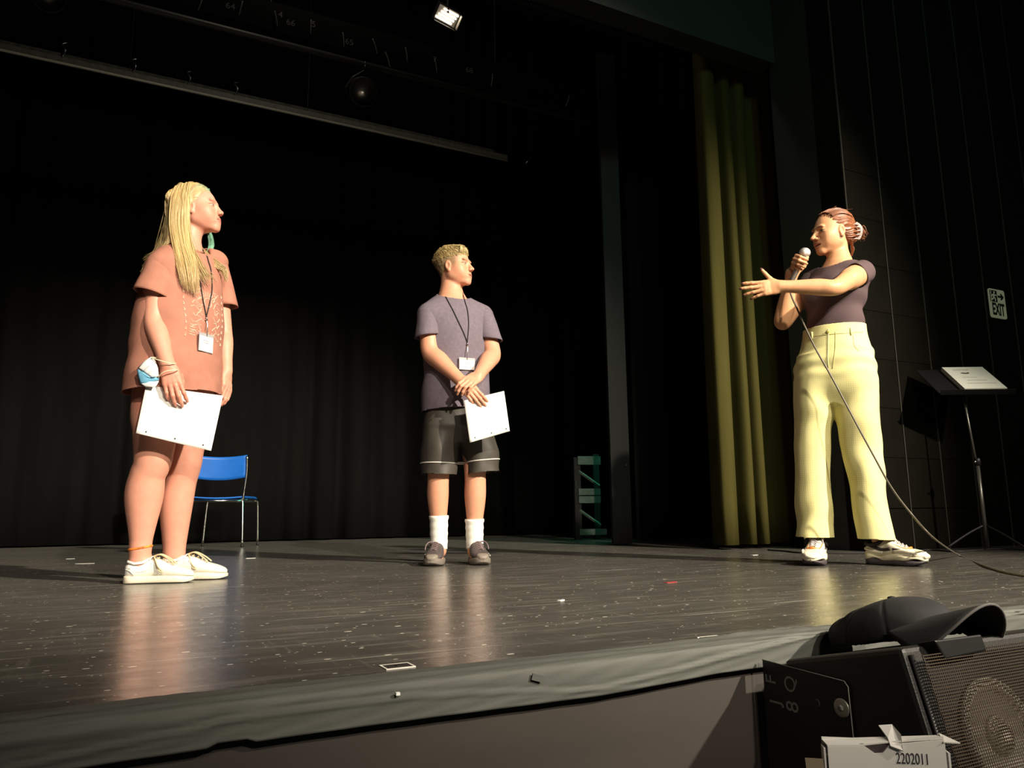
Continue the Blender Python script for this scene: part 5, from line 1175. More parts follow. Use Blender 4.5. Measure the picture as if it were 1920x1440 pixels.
    for sx in (-1, 1):
        b = MB(); spine = spline([T((sx*.020-.024, -.108, .040)), T((sx*.032-.026, -.120, .012)), T((sx*.034-.026, -.118, -.020)), T((sx*.024-.024, -.106, -.052))], 5)
        b.tube([tuple(q) for q in spine], [.006, .008]+[.009]*(len(spine)-4)+[.008, .005], 7, .5); b.build('clip_shell', M_clip, cl, True)
        for k in range(2, len(spine), 3):
            q = spine[k]; e = T((sx*.012-.006, -.096, 0))-T((0, 0, 0)); tip = q+HM@A3((sx*.010, .034, -.004)); MB().tube([tuple(q), tuple((q+tip)/2+HM@A3((sx*.008, 0, 0))), tuple(tip)], [.0042, .0036, .0018], 6).build('clip_tooth', M_clip, cl, True)
    for sx in (-1, 1):
        c_ = T((sx*.076, -.002, -.036)); MB().tube([tuple(c_+HM@A3((0, .0045*cos(t), .006*sin(t)-.004))) for t in np.linspace(0, 2*pi, 17)], .0013, 5, cap=False).build('earring', M_darkmetal, p, True)
    return p, mb0, mb1
GIRL, G_TREE = girl()
BOY = boy()
WOMAN, MIC0, MIC1 = woman()

# ================================================================== THINGS HELD AND WORN
def sheet(name, label, person, TL, TR, BR, BL, bend, holes, n=14, sag=.0):
    t = thing(name, label, 'paper', person.location, person.rotation_euler[2])
    TL, TR, BR, BL = map(A3, (TL, TR, BR, BL)); nrm = unit(np.cross(TR-TL, BL-TL)); V = []
    def pt(a, b): return TL*(1-a)*(1-b)+TR*a*(1-b)+BR*a*b+BL*(1-a)*b+nrm*(bend*sin(pi*a)*(.3+.7*b)+.0035*sin(5*a+3*b)*b+sag*b*b)
    for j in range(n+1):
        for i in range(n+1): V.append(pt(i/n, j/n))
    F = [(j*(n+1)+i, j*(n+1)+i+1, (j+1)*(n+1)+i+1, (j+1)*(n+1)+i) for j in range(n) for i in range(n)]
    o = link('page', mesh_py('page', V, F, True), t, M_white); q = o.modifiers.new('thick', 'SOLIDIFY'); q.thickness = .0012; q.offset = 0
    nf = nrm if nrm[1] < 0 else -nrm
    for a, b in holes:
        p = pt(a, b)+nf*.0012; Mx = Matrix.Translation(tuple(p)) @ Vector(tuple(nf)).to_track_quat('Z', 'Y').to_matrix().to_4x4()
        MB().lathe([(.0035, -.0004), (.0035, .0004), (.002, .0005)], 10, Mx).build('punch_hole', M_hole, t)
    return t
sheet('paper_sheet', 'large white punched sheet held low by the girl', GIRL, (-0.1193, -0.2070, 0.7509), (0.1588, -0.1900, 0.7261), (0.1252, -0.2150, 0.5045), (-0.1416, -0.2280, 0.5637), .010, [(.12, .93), (.50, .93), (.88, .93)])
sheet('paper_sheet', 'small white punched sheet held by the boy', BOY, (0.0368, -0.2400, 0.8086), (0.2382, -0.2220, 0.8598), (0.2650, -0.2280, 0.6568), (0.0653, -0.2460, 0.5976), .006, [(.14, .92), (.55, .92), (.92, .92)])

# surgical mask dangling from the girl's wrist
def face_mask():
    t = thing('face_mask', 'folded blue and white surgical mask hanging from the girl\'s wrist', 'face mask', GIRL.location, GIRL.rotation_euler[2])
    M_maskw = mat('mask_white', (0.74, 0.75, 0.74), 0.85, bump=(40, .3, .002, one)); M_maskb = mat('mask_blue', (0.16, 0.45, 0.66), 0.8, bump=(40, .3, .002, one))
    def panel(name, loop, m, dep, puff):
        L_ = [A3(q) for q in loop]; c = sum(L_)/len(L_); b = MB(); n = len(L_); V = []; F = []
        rings = [1.0, .8, .5, .2]
        for f in rings:
            for q in L_: V.append(c+(q-c)*f+A3((0, -puff*(1-f**2), 0)))
        V.append(c+A3((0, -puff, 0))); 
        for i in range(len(rings)-1):
            for k in range(n): F.append((i*n+k, i*n+(k+1) % n, (i+1)*n+(k+1) % n, (i+1)*n+k))
        for k in range(n): F.append(((len(rings)-1)*n+k, (len(rings)-1)*n+(k+1) % n, len(V)-1))
        b.add(V, F); return b.build(name, m, t, True, solid=.002)
    w_ = panel('white_panel', [(-0.1065, -0.2350, 0.8568), (-0.1277, -0.2350, 0.8408), (-0.1519, -0.2250, 0.8120), (-0.1284, -0.2380, 0.7947), (-0.0996, -0.2420, 0.7752), (-0.0759, -0.2400, 0.7791), (-0.0815, -0.2450, 0.8130), (-0.0924, -0.2420, 0.8398)], M_maskw, 0, .012)
    panel('blue_panel', [(-0.1536, -0.2240, 0.8100), (-0.1481, -0.2240, 0.7795), (-0.1390, -0.2260, 0.7529), (-0.1187, -0.2300, 0.7514), (-0.0752, -0.2360, 0.7674), (-0.0757, -0.2420, 0.7767), (-0.0994, -0.2440, 0.7728), (-0.1282, -0.2400, 0.7923)], M_maskb, 0, .010)
    panel('white_fold', [(-0.1391, -0.2250, 0.7531), (-0.1218, -0.2260, 0.7416), (-0.0849, -0.2300, 0.7409), (-0.0752, -0.2320, 0.7659), (-0.1080, -0.2360, 0.7593)], M_maskw, 0, .006)
    M_pl = mat('mask_pleat', (0.45, 0.52, 0.58), 0.8)
    for a, b in (((-0.1320, -0.2520, 0.8003), (-0.1094, -0.2560, 0.8216)), ((-0.1112, -0.2560, 0.7906), (-0.0904, -0.2600, 0.8118))): MB().tube([a, b], .0010, 5).build('pleat', M_pl, w_)
    M_loop = mat('elastic_loop', (0.72, 0.62, 0.42), 0.8)
    MB().tube(spline([(-0.1059, -0.2450, 0.8508), (-0.0754, -0.2620, 0.8393), (-0.0415, -0.2620, 0.8313), (-0.0285, -0.2500, 0.8323), (-0.0213, -0.2250, 0.8395), (-0.0469, -0.1900, 0.8549), (-0.0776, -0.1900, 0.8613), (-0.1047, -0.2320, 0.8554)], 5), .0020, 6).build('ear_loop', M_loop, t, True)
    MB().tube(spline([(-0.0775, -0.2450, 0.7761), (-0.0670, -0.2620, 0.7903), (-0.0453, -0.2700, 0.8006), (-0.0195, -0.2620, 0.8057), (-0.0121, -0.2400, 0.8101), (-0.0331, -0.2050, 0.8150), (-0.0628, -0.2050, 0.8046), (-0.0779, -0.2380, 0.7813)], 5), .0020, 6).build('ear_loop', M_loop, t, True)
face_mask()

# microphone and its cable
M_micbody = mat('satin_silver', (0.62, 0.60, 0.56), 0.32, 0.9)
M_mesh = mat('steel_mesh', (0.62, 0.61, 0.60), 0.35, 0.9, bump=(700, 1.0, .002, one))
def microphone():
    t = thing('microphone', 'silver handheld microphone raised to the woman\'s mouth', 'microphone', WOMAN.location, WOMAN.rotation_euler[2])
    ax = unit(MIC1-MIC0); L_ = float(np.linalg.norm(MIC1-MIC0)); Mx = Matrix.Translation(tuple(MIC0)) @ Vector(tuple(ax)).to_track_quat('Z', 'Y').to_matrix().to_4x4()
    MB().lathe([(.0095, -.020), (.0105, -.018), (.0115, 0), (.0135, L_*.5), (.0170, L_*.80), (.0205, L_*.84), (.018, L_*.86)], 20, Mx).build('handle', M_micbody, t, True)
    MB().lathe([(.018, L_*.84), (.0235, L_*.845), (.0245, L_*.87), (.0235, L_*.89), (.018, L_*.90)], 24, Mx).build('band', M_darkmetal, t, True)
    R_ = .0262; MB().lathe([(.019, L_-.018)]+[(R_*cos(a), L_+R_*sin(a)*.95) for a in np.linspace(-.65, 1.5, 12)], 28, Mx).build('grille_head', M_mesh, t, True)
    MB().box((-.004, .0125, L_*.55), (.004, .016, L_*.68), Mx).build('switch', M_darkmetal, t)
    MB().lathe([(.0075, -.050), (.0085, -.045), (.0092, -.018)], 14, Mx).build('plug', M_darkmetal, t, True)
microphone()
M_cable = mat('grey_cable', (0.10, 0.085, 0.06), 0.45)
cab = spline([(2.8098, 2.5612, 1.3230), (2.7978, 2.5521, 1.2636), (2.7955, 2.5159, 1.1758), (2.7890, 2.4768, 1.0889), (2.7997, 2.4328, 0.9724), (2.8365, 2.3888, 0.8366), (2.8850, 2.3384, 0.6585), (2.9408, 2.2871, 0.4718), (2.9926, 2.2563, 0.3391), (3.0526, 2.2156, 0.2242), (3.1012, 2.1573, 0.1229),
              (3.9388, 2.6064, 0.0055), (3.2734, 2.0547, 0.0045), (2.9835, 1.7660, 0.0045), (2.9068, 1.5870, 0.0045), (3.0205, 1.4792, 0.0045)], 8)
tag(MB().tube(cab, .0042, 8).build('microphone_cable', M_cable, None, True), 'thin grey cable trailing from the microphone down across the deck', 'cable')
# cables lying by the proscenium wall
for k, (pts, lab) in enumerate((([(3.9603, 2.9637, 0.0050), (4.3850, 3.0992, 0.0050), (4.3435, 2.8715, 0.0050), (4.7842, 2.9248, 0.0050), (4.7437, 2.6861, 0.0050)], 'black cable lying on the deck along the panelled wall'),
                 ([(3.7028, 3.7164, 0.0050), (3.6729, 3.5545, 0.0050), (3.5982, 3.3594, 0.0050), (3.6839, 3.2033, 0.0050), (3.8553, 3.0547, 0.0050)], 'black cable on the deck at the foot of the olive curtain'))):
    tag(MB().tube(spline(pts, 8), .005, 6).build('floor_cable', M_cord, None, True), lab, 'cable')

# ================================================================== CHAIR
def chair():
    t = thing('chair', 'blue plastic stacking chair with chrome legs behind the girl', 'chair', (0.728, 7.040, 0), -0.10841)
    M_blue = mat('blue_plastic', (0.010, 0.150, 0.62), 0.42, noise=(12, .08, one))
    rearL, rearR, frL, frR = A3((-.250, 0, 0)), A3((.245, 0, 0)), A3((-.075, .42, 0)), A3((.390, .42, 0))
    sh = .405; fw = unit((.17, .42, 0)); rt = A3((1, 0, 0))
    sRL, sRR = A3((-.195, .045, sh)), A3((.235, .045, sh)); sFL, sFR = A3((-.055, .375, sh)), A3((.375, .375, sh))
    for a, b in ((rearL, sRL), (rearR, sRR), (frL, sFL), (frR, sFR)):
        c_ = (sRL+sFR)/2; q = b+unit((c_-b)*A3((1, 1, 0)))*.02
        l = MB().tube(spline([tuple(a+A3((0, 0, .012))), tuple(a*.5+b*.5+A3((0, 0, .006))), tuple(b+A3((0, 0, -.045))), tuple(b*.7+q*.3+A3((0, 0, -.012))), tuple(q)], 4), .0105, 10).build('leg', M_chrome, t, True)
        MB().lathe([(.013, 0), (.013, .016), (.011, .018)], 10, Matrix.Translation(tuple(a))).build('foot_cap', M_darkmetal, l, True)
    for a, b in ((sRL, sFL), (sRR, sFR)): MB().tube([tuple(a+A3((0, 0, -.004))), tuple(b+A3((0, 0, -.004)))], .0095, 10).build('side_rail', M_chrome, t, True)
    for a, b in ((sRL, sRR), (sFL, sFR)): MB().tube([tuple(a+A3((0, 0, -.012))), tuple(b+A3((0, 0, -.012)))], .0085, 10).build('cross_rail', M_chrome, t, True)
    bt = .785
    for s_, sg in ((sRL, -1), (sRR, 1)):
        MB().tube(spline([tuple(s_+A3((0, 0, -.01))), tuple(s_+A3((.010*sg, -.012, .10))), tuple(s_+A3((.022*sg, -.030, .23))), tuple(s_+A3((.018*sg, -.052, bt-sh-.01)))], 6), .0105, 10).build('back_post', M_chrome, t, True)
    n, m = 16, 8; V = []
    for j in range(m+1):
        for i in range(n+1):
            a, b = i/n, j/m; p = sRL+(sRR-sRL)*a; bow = .045*(1-(2*a-1)**2)
            z0 = sh+.190-.028*(1-(2*a-1)**2)*(1-b); z = z0+(bt-sh-.190)*b-.020*(1-(2*a-1)**2)*b
            V.append((p[0]+.020*(2*a-1), p[1]-.024-.026*b+bow*.9+.004, z))
    F = [(j*(n+1)+i, j*(n+1)+i+1, (j+1)*(n+1)+i+1, (j+1)*(n+1)+i) for j in range(m) for i in range(n)]
    o = link('backrest', mesh_py('backrest', V, F, True), t, M_blue); q = o.modifiers.new('thick', 'SOLIDIFY'); q.thickness = .009; q.offset = 0
    V = []
    for j in range(m+1):
        for i in range(n+1):
            a, b = i/n, j/m; p = (sRL*(1-a)+sRR*a)*(1-b)+(sFL*(1-a)+sFR*a)*b
            V.append((p[0], p[1]+(.03 if b > .99 else 0), sh+.022-.030*(1-(2*a-1)**2)*(.35+.65*sin(pi*min(1, b*1.1)))-(.02*max(0, b-.85)/.15)))
    o = link('seat', mesh_py('seat', V, F, True), t, M_blue); q = o.modifiers.new('thick', 'SOLIDIFY'); q.thickness = .010; q.offset = 0
chair()

# ================================================================== MUSIC STAND, EXIT SIGN
def music_stand():
    t = thing('music_stand', 'black music stand before the panelled wall', 'music stand', (4.646, 2.90, 0))
    L_ = lambda p: A3(p)-A3((4.646, 2.90, 0))
    P0 = L_((4.5322, 2.8600, 0.9573)); a = unit((.89, -.454, 0)); b = unit((.100, .196, .172)); n = unit(np.cross(a, b))
    Mx = Matrix(((a[0], b[0], n[0], P0[0]), (a[1], b[1], n[1], P0[1]), (a[2], b[2], n[2], P0[2]), (0, 0, 0, 1)))
    MB().box((-.15, -.02, -.022), (.30, .30, -.018), Mx).build('desk', M_deskblack, t, bevel=.002)
    MB().box((-.15, -.02, -.022), (.30, -.016, .012), Mx).build('lip', M_deskblack, t)
    neck = P0+a*.055+b*.13-n*.03
    MB().tube([(0.0, 0, .02), (-.004, 0, .52)], .0125, 12).build('lower_tube', M_stand, t, True)
    MB().tube([(-.004, 0, .45), tuple(neck)], .0075, 10).build('upper_tube', M_stand, t, True)
    MB().lathe([(.018, .505), (.018, .545), (.013, .55)], 14).build('collar', M_darkmetal, t, True)
    MB().tube([(-.004, 0, .525), (-.045, -.01, .525)], .006, 8).build('knob', M_chrome, t, True)
    for k in range(3):
        an = .5+2.094*k; MB().tube(spline([(0, 0, .15), (.10*cos(an), .10*sin(an), .10), (.24*cos(an), .24*sin(an), .012)], 4), .007, 8, .6).build('foot', M_darkmetal, t, True)
    # script pad on the desk
    s_ = thing('script_pad', 'white printed script pad resting on the music stand', 'pad', (4.646, 2.90, 0))
    MB().box((0, 0, -.016), (.258, .280, .010), Mx).build('page_block', mat('pad_paper', (.62, .62, .56), .7), s_)
    b_ = MB()
    for yy, x0, x1, hh in ((.238, .05, .15, .005), (.140, .06, .15, .003), (.100, .07, .19, .004), (.062, .05, .23, .004)): b_.box((x0, yy, .0102), (x1, yy+hh, .0108), Mx)
    b_.build('printed_lines', M_ink, s_)['kind'] = 'stuff'
    MB().prism([(.075, .195), (.090, .205), (.110, .200), (.132, .208), (.128, .190), (.100, .186)], .0102, .0108, Mx).build('printed_emblem', M_hole, s_)
M_deskblack = mat('matt_black_desk', (0.0035, 0.0035, 0.0033), 0.7, spec=.2); M_stand = mat('grey_tube', (0.14, 0.135, 0.12), 0.35, 0.7)
music_stand()
def exit_sign():
    x0, x1, z0, z1 = 5.465, 5.652, 1.592, 1.806; y = WALL_Y-.004
    t = thing('exit_sign', 'pale exit sign with running figure, arrow and EXIT lettering on the wall', 'sign', (x0, y, z0)); w_, h_ = x1-x0, z1-z0
    M_sign = mat('photoluminescent_sign', (0.34, 0.34, 0.22), 0.5, emit=((0.75, 0.78, 0.50), 0.10)); M_dk = mat('sign_black', (0.012, 0.014, 0.010), 0.5)
    r = .018; pts = []
    for cx, cz, a0 in ((w_-r, h_-r, 0), (r, h_-r, pi/2), (r, r, pi), (w_-r, r, 1.5*pi)):
        for k in range(5): pts.append((cx+r*cos(a0+k*pi/8), cz+r*sin(a0+k*pi/8)))
    Mx = Matrix(((1, 0, 0, 0), (0, 0, 1, 0), (0, 1, 0, 0), (0, 0, 0, 1)))
    MB().prism(pts, -.004, .004, Mx).build('plate', M_sign, t)
    fr = MB().prism([(.010, .116), (.092, .116), (.092, .202), (.010, .202)], -.0055, -.004, Mx).build('pictogram_panel', M_dk, t)
    def fig(pts_, r_=.006): MB().tube([(p[0], -.0062, p[1]) for p in pts_], r_, 6, .25, up=(1, 0, 0)).build('figure_stroke', M_sign, fr)
    MB().lathe([(.0085, 0), (.0085, .001), (.006, .0012)], 12, Matrix.Translation((.060, -.0056, .188)) @ Matrix.Rotation(pi/2, 4, 'X')).build('figure_head', M_sign, fr)
    fig([(.056, .176), (.050, .152)], .008); fig([(.056, .172), (.076, .165), (.082, .172)], .0045); fig([(.054, .172), (.036, .168), (.030, .156)], .0045); fig([(.051, .152), (.068, .142), (.066, .122)], .0055); fig([(.050, .152), (.040, .138), (.022, .134)], .0055)
    MB().prism([(.018, .118), (.026, .118), (.026, .200), (.018, .200)], -.0058, -.0053, Mx).build('door_line', M_sign, fr)
    MB().prism([(.102, .154), (.140, .154), (.130, .138), (.146, .138), (.172, .162), (.146, .186), (.130, .186), (.140, .170), (.102, .170)], -.0055, -.004, Mx).build('arrow', M_dk, t)
    text_mesh('lettering', 'EXIT', .098, Matrix.Translation((w_/2, -.0048, .060)) @ Matrix.Rotation(pi/2, 4, 'X') @ Matrix.Diagonal((.72, 1.25, 1, 1)), M_dk, t, bold=.0032)
exit_sign()

# ================================================================== RIG OVER THE STAGE
M_pipe = mat('black_pipe', (0.05, 0.05, 0.045), 0.5, 0.3); M_batten = mat('grey_batten', (0.17, 0.165, 0.135), 0.55, noise=(9, .2, (3, 1, 1)))
z1_ = (1.1818, 5.5500, 3.8118)[2]; Y1 = 5.55
def pipe(y, z, x0, x1, label, r=.024, m=M_pipe):
    t = thing('lighting_pipe', label, 'pipe', (0, y, z), 0.0, 'lighting pipes'); MB().tube([(x0, 0, 0), (x1, 0, 0)], r, 12).build('tube', m, t, True)
    for k in range(int((x1-x0)/1.9)+1): MB().tube([(x0+.3+1.9*k, 0, r), (x0+.3+1.9*k, 0, 6.5-z)], .004, 6).build('lift_line', M_darkmetal, t)
    return t
pipe(Y1, z1_, -5.2, 4.3, 'dark lighting pipe carrying the round lamp')
zb = (0.8964, 7.0500, 4.0890)[2]; xb1 = (3.5600, 7.0500, 4.0582)[0]
bt = thing('batten', 'long pale grey batten crossing the stage high at the back', 'batten', (0, 7.05, zb))
MB().box((-5.2, -.02, -.020), (xb1, .02, .035)).build('timber', M_batten, bt)
MB().tube([(-5.2, -.026, -.030), (xb1, -.026, -.030)], .011, 8).build('track', mat('pale_track', (.75, .72, .60), .4), bt, True)
MB().box((-5.2, .0, .035), (xb1-.15, .012, .075)).build('cloth_heading', mat('grey_heading', (.10, .10, .085), .9, noise=(20, .4, one)), bt)
for u_ in ((-0.6631, 7.0500, 4.1658), (-0.1252, 7.0500, 4.1884), (0.7281, 7.0500, 4.1227), (0.3208, 7.0500, 4.1671)):
    MB().tube(spline([(u_[0], -.02, .03), (u_[0]+.02, -.04, .09), (u_[0]-.01, -.03, .14), (u_[0]+.03, -.02, .17)], 3), .007, 6).build('tie', M_steel, bt, True)
for k in range(6): MB().tube([(-4.8+1.55*k, 0, .06), (-4.8+1.55*k, 0, 6.5-zb)], .004, 6).build('lift_line', M_darkmetal, bt)
def par_can(label, c, target, r=.105, L_=.28, pipe_pt=None, lit=False):
    t = thing('stage_lamp', label, 'stage light', tuple(c), 0.0, 'stage lamps'); d = Vector(target)-Vector(c); q = d.to_track_quat('Z', 'Y').to_matrix().to_4x4()
    o = MB().lathe([(r*.55, -L_), (r*.8, -L_*.9), (r, -L_*.6), (r, .03), (r*.97, .03), (r*.95, -.02)], 24, q).build('can', M_darkmetal, t, True)
    MB().lathe([(r*.95, -.015), (r*.85, -.045), (r*.6, -.075), (r*.3, -.09), (.012, -.092)], 24, q).build('reflector', M_refl, t, True)
    MB().lathe([(.014, -.09), (.016, -.05), (.010, -.035)], 12, q).build('lamp_bulb', M_glassbulb, t, True)
    MB().tube([tuple(q @ Vector((r*1.02*cos(a), r*1.02*sin(a), .032))) for a in np.linspace(0, 2*pi, 25)], .006, 6, cap=False).build('rim', M_darkmetal, t, True)
    if pipe_pt:
        pp = Vector(pipe_pt)-Vector(c)+Vector((0, 0, -.048)); s_ = (q @ Vector((1, 0, 0))); b0 = Vector((0, 0, -L_*.35)); b0 = q @ b0
        e0, e1 = b0+s_*(r*1.15), b0-s_*(r*1.15)
        MB().tube([tuple(e0), tuple(e0.lerp(pp, .55)+s_*.03), tuple(pp), tuple(e1.lerp(pp, .55)-s_*.03), tuple(e1)], .008, 6, .5).build('yoke', M_darkmetal, t)
        MB().tube([tuple(pp+Vector((0, .035*sin(a), .048-.035*cos(a)))) for a in np.linspace(0, 2*pi, 21)], .007, 6, cap=False).build('clamp', M_steel, t, True)
    return t
M_refl = mat('aluminium_reflector', (0.85, 0.82, 0.74), 0.33, 1.0); M_glassbulb = mat('frosted_bulb', (0.25, 0.22, 0.18), 0.3)
cz = (1.5132, 5.5000, 3.5449); par_can('round stage lamp with silver reflector hanging below the dark pipe', cz, (1.35, 1.2, .9), .105, .28, (cz[0]+.02, Y1, z1_))
cz = (-0.6146, 5.3400, 3.5986); par_can('round stage lamp cut off by the top edge at far left', cz, (.3, 1.0, .8), .10, .28, (cz[0], Y1, z1_))
# the one lamp that is on
def lit_lamp():
    c = Vector((1.9711, 4.8500, 3.9236)); t = thing('stage_lamp', 'glowing rectangular stage floodlight near the top edge', 'stage light', tuple(c), 0.0, 'stage lamps'); q = (Vector((1.3, 1.2, .4))-c).to_track_quat('Z', 'Y').to_matrix().to_4x4() @ Matrix.Rotation(-.30, 4, 'Z')
    M_em = mat('lamp_glow', (1, .9, .75), .5, emit=((1.0, .86, .70), 3.0))
    b = MB(); w_, h_ = .165, .105
    b.box((-w_/2-.012, -h_/2-.012, -.10), (w_/2+.012, h_/2+.012, -.05), q); b.build('housing', M_darkmetal, t, bevel=.004)
    MB().box((-w_/2, -h_/2, -.05), (w_/2, h_/2, -.046), q).build('reflector', M_refl, t)
    for k in range(4): MB().tube([tuple(q @ Vector((-w_/2+.006+.012*k, -h_/2+.016+.024*k, -.034))), tuple(q @ Vector((w_/2-.006-.020*(3-k)*.4, -h_/2+.016+.024*k, -.034)))], .0075, 8).build('lamp_tube', M_em, t, True)
    for sg in (-1, 1): MB().box((-w_/2, sg*(h_/2+.010)-.002, -.05), (w_/2, sg*(h_/2+.010)+.002, .03), q).build('barn_door', M_darkmetal, t)
    MB().box((w_/2+.006, -h_/2, -.05), (w_/2+.012, h_/2, .02), q).build('barn_door', M_refl, t)
    MB().tube([(0, 0, .04), (.02, .05, .35)], .010, 8).build('yoke', M_darkmetal, t)
    pipe(c.y+.05, c.z+.37, -5.2, 4.3, 'dark lighting pipe above the glowing floodlight')
    l = bpy.data.lights.new('floodlight_beam', 'SPOT'); l.energy = 25; l.color = (1, .86, .68); l.spot_size = radians(110); l.spot_blend = .6; l.shadow_soft_size = .06
    o = bpy.data.objects.new('floodlight_beam', l); COL.objects.link(o); o.parent = t; o.location = q @ Vector((0, 0, .04)); o.rotation_euler = (q @ Matrix.Rotation(pi, 4, 'X')).to_euler()
lit_lamp()
# connector strip with chalked circuit numbers and short cable tails
M_chalk = mat('chalk', (0.20, 0.20, 0.18), 0.9)
ys = 5.15; zs = (0.9383, 5.1500, 3.7409)[2]
cs = thing('connector_strip', 'black overhead connector strip with chalked circuit numbers', 'connector strip', (0, ys, zs)); MB().box((-5.2, 0, -.10), (4.2, .09, .12)).build('trough', mat('trough_black', (.0035, .0035, .0033), .8, spec=.1), cs)
for s_, p_ in (('64', (0.4737, 5.1500, 3.7345)), ('4', (0.8101, 5.1500, 3.7732)), ('66', (0.8822, 5.1500, 3.7323)), ('5', (1.0440, 5.1500, 3.7686)), ('65', (1.3084, 5.1500, 3.7051)), ('7', (1.9819, 5.1500, 3.7496)), ('68', (2.2768, 5.1500, 3.7386))):
    text_mesh('chalk_number', s_, .065, Matrix.Translation((p_[0], -.001, p_[2]-zs)) @ Matrix.Rotation(pi/2, 4, 'X'), M_chalk, cs, .0004)
for p_ in ((0.2834, 5.1500, 3.6905), (0.5404, 5.1500, 3.7350), (0.7787, 5.1500, 3.7259), (1.0220, 5.1500, 3.7365), (1.2606, 5.1500, 3.7042), (1.4989, 5.1500, 3.7207), (1.5998, 5.1500, 3.6393), (1.7467, 5.1500, 3.7246), (1.9866, 5.1500, 3.6965), (2.4692, 5.1500, 3.6967), (3.1800, 5.1500, 3.6963)):
    k = rng.uniform(-.02, .02); MB().tube(spline([(p_[0]+k, -.012, p_[2]-zs+.055), (p_[0], -.02, p_[2]-zs), (p_[0]-k, -.012, p_[2]-zs-.055)], 3), .0045, 6).build('cable_tail', M_chalk, cs, True)
# small work light clamp glinting at the right end
cl = thing('rigging_clamp', 'small steel rigging clamp catching light at the batten end', 'clamp', (3.7444, 6.9000, 4.0311)); MB().tube([(-.03, 0, -.03), (.04, 0, .05)], .010, 8).build('arm', M_steel, cl, True); MB().tube(spline([(.06, 0, .06), (.14, 0, .10), (.20, 0, .17)], 3), .006, 6).build('hook', M_darkmetal, cl, True); MB().tube([(.04, 0, .05), (.05, 0, 6.5-(3.7444, 6.9000, 4.0311)[2])], .003, 6).build('wire', M_darkmetal, cl)
# added dim fill with no fixture, lets the rig read against the black
wl = bpy.data.lights.new('rig_fill_light', 'POINT'); wl.energy = 22; wl.color = (1, .9, .72); wl.shadow_soft_size = .15
wo = bpy.data.objects.new('rig_fill_light', wl); COL.objects.link(wo); wo.location = (1.0, 4.6, 5.2)

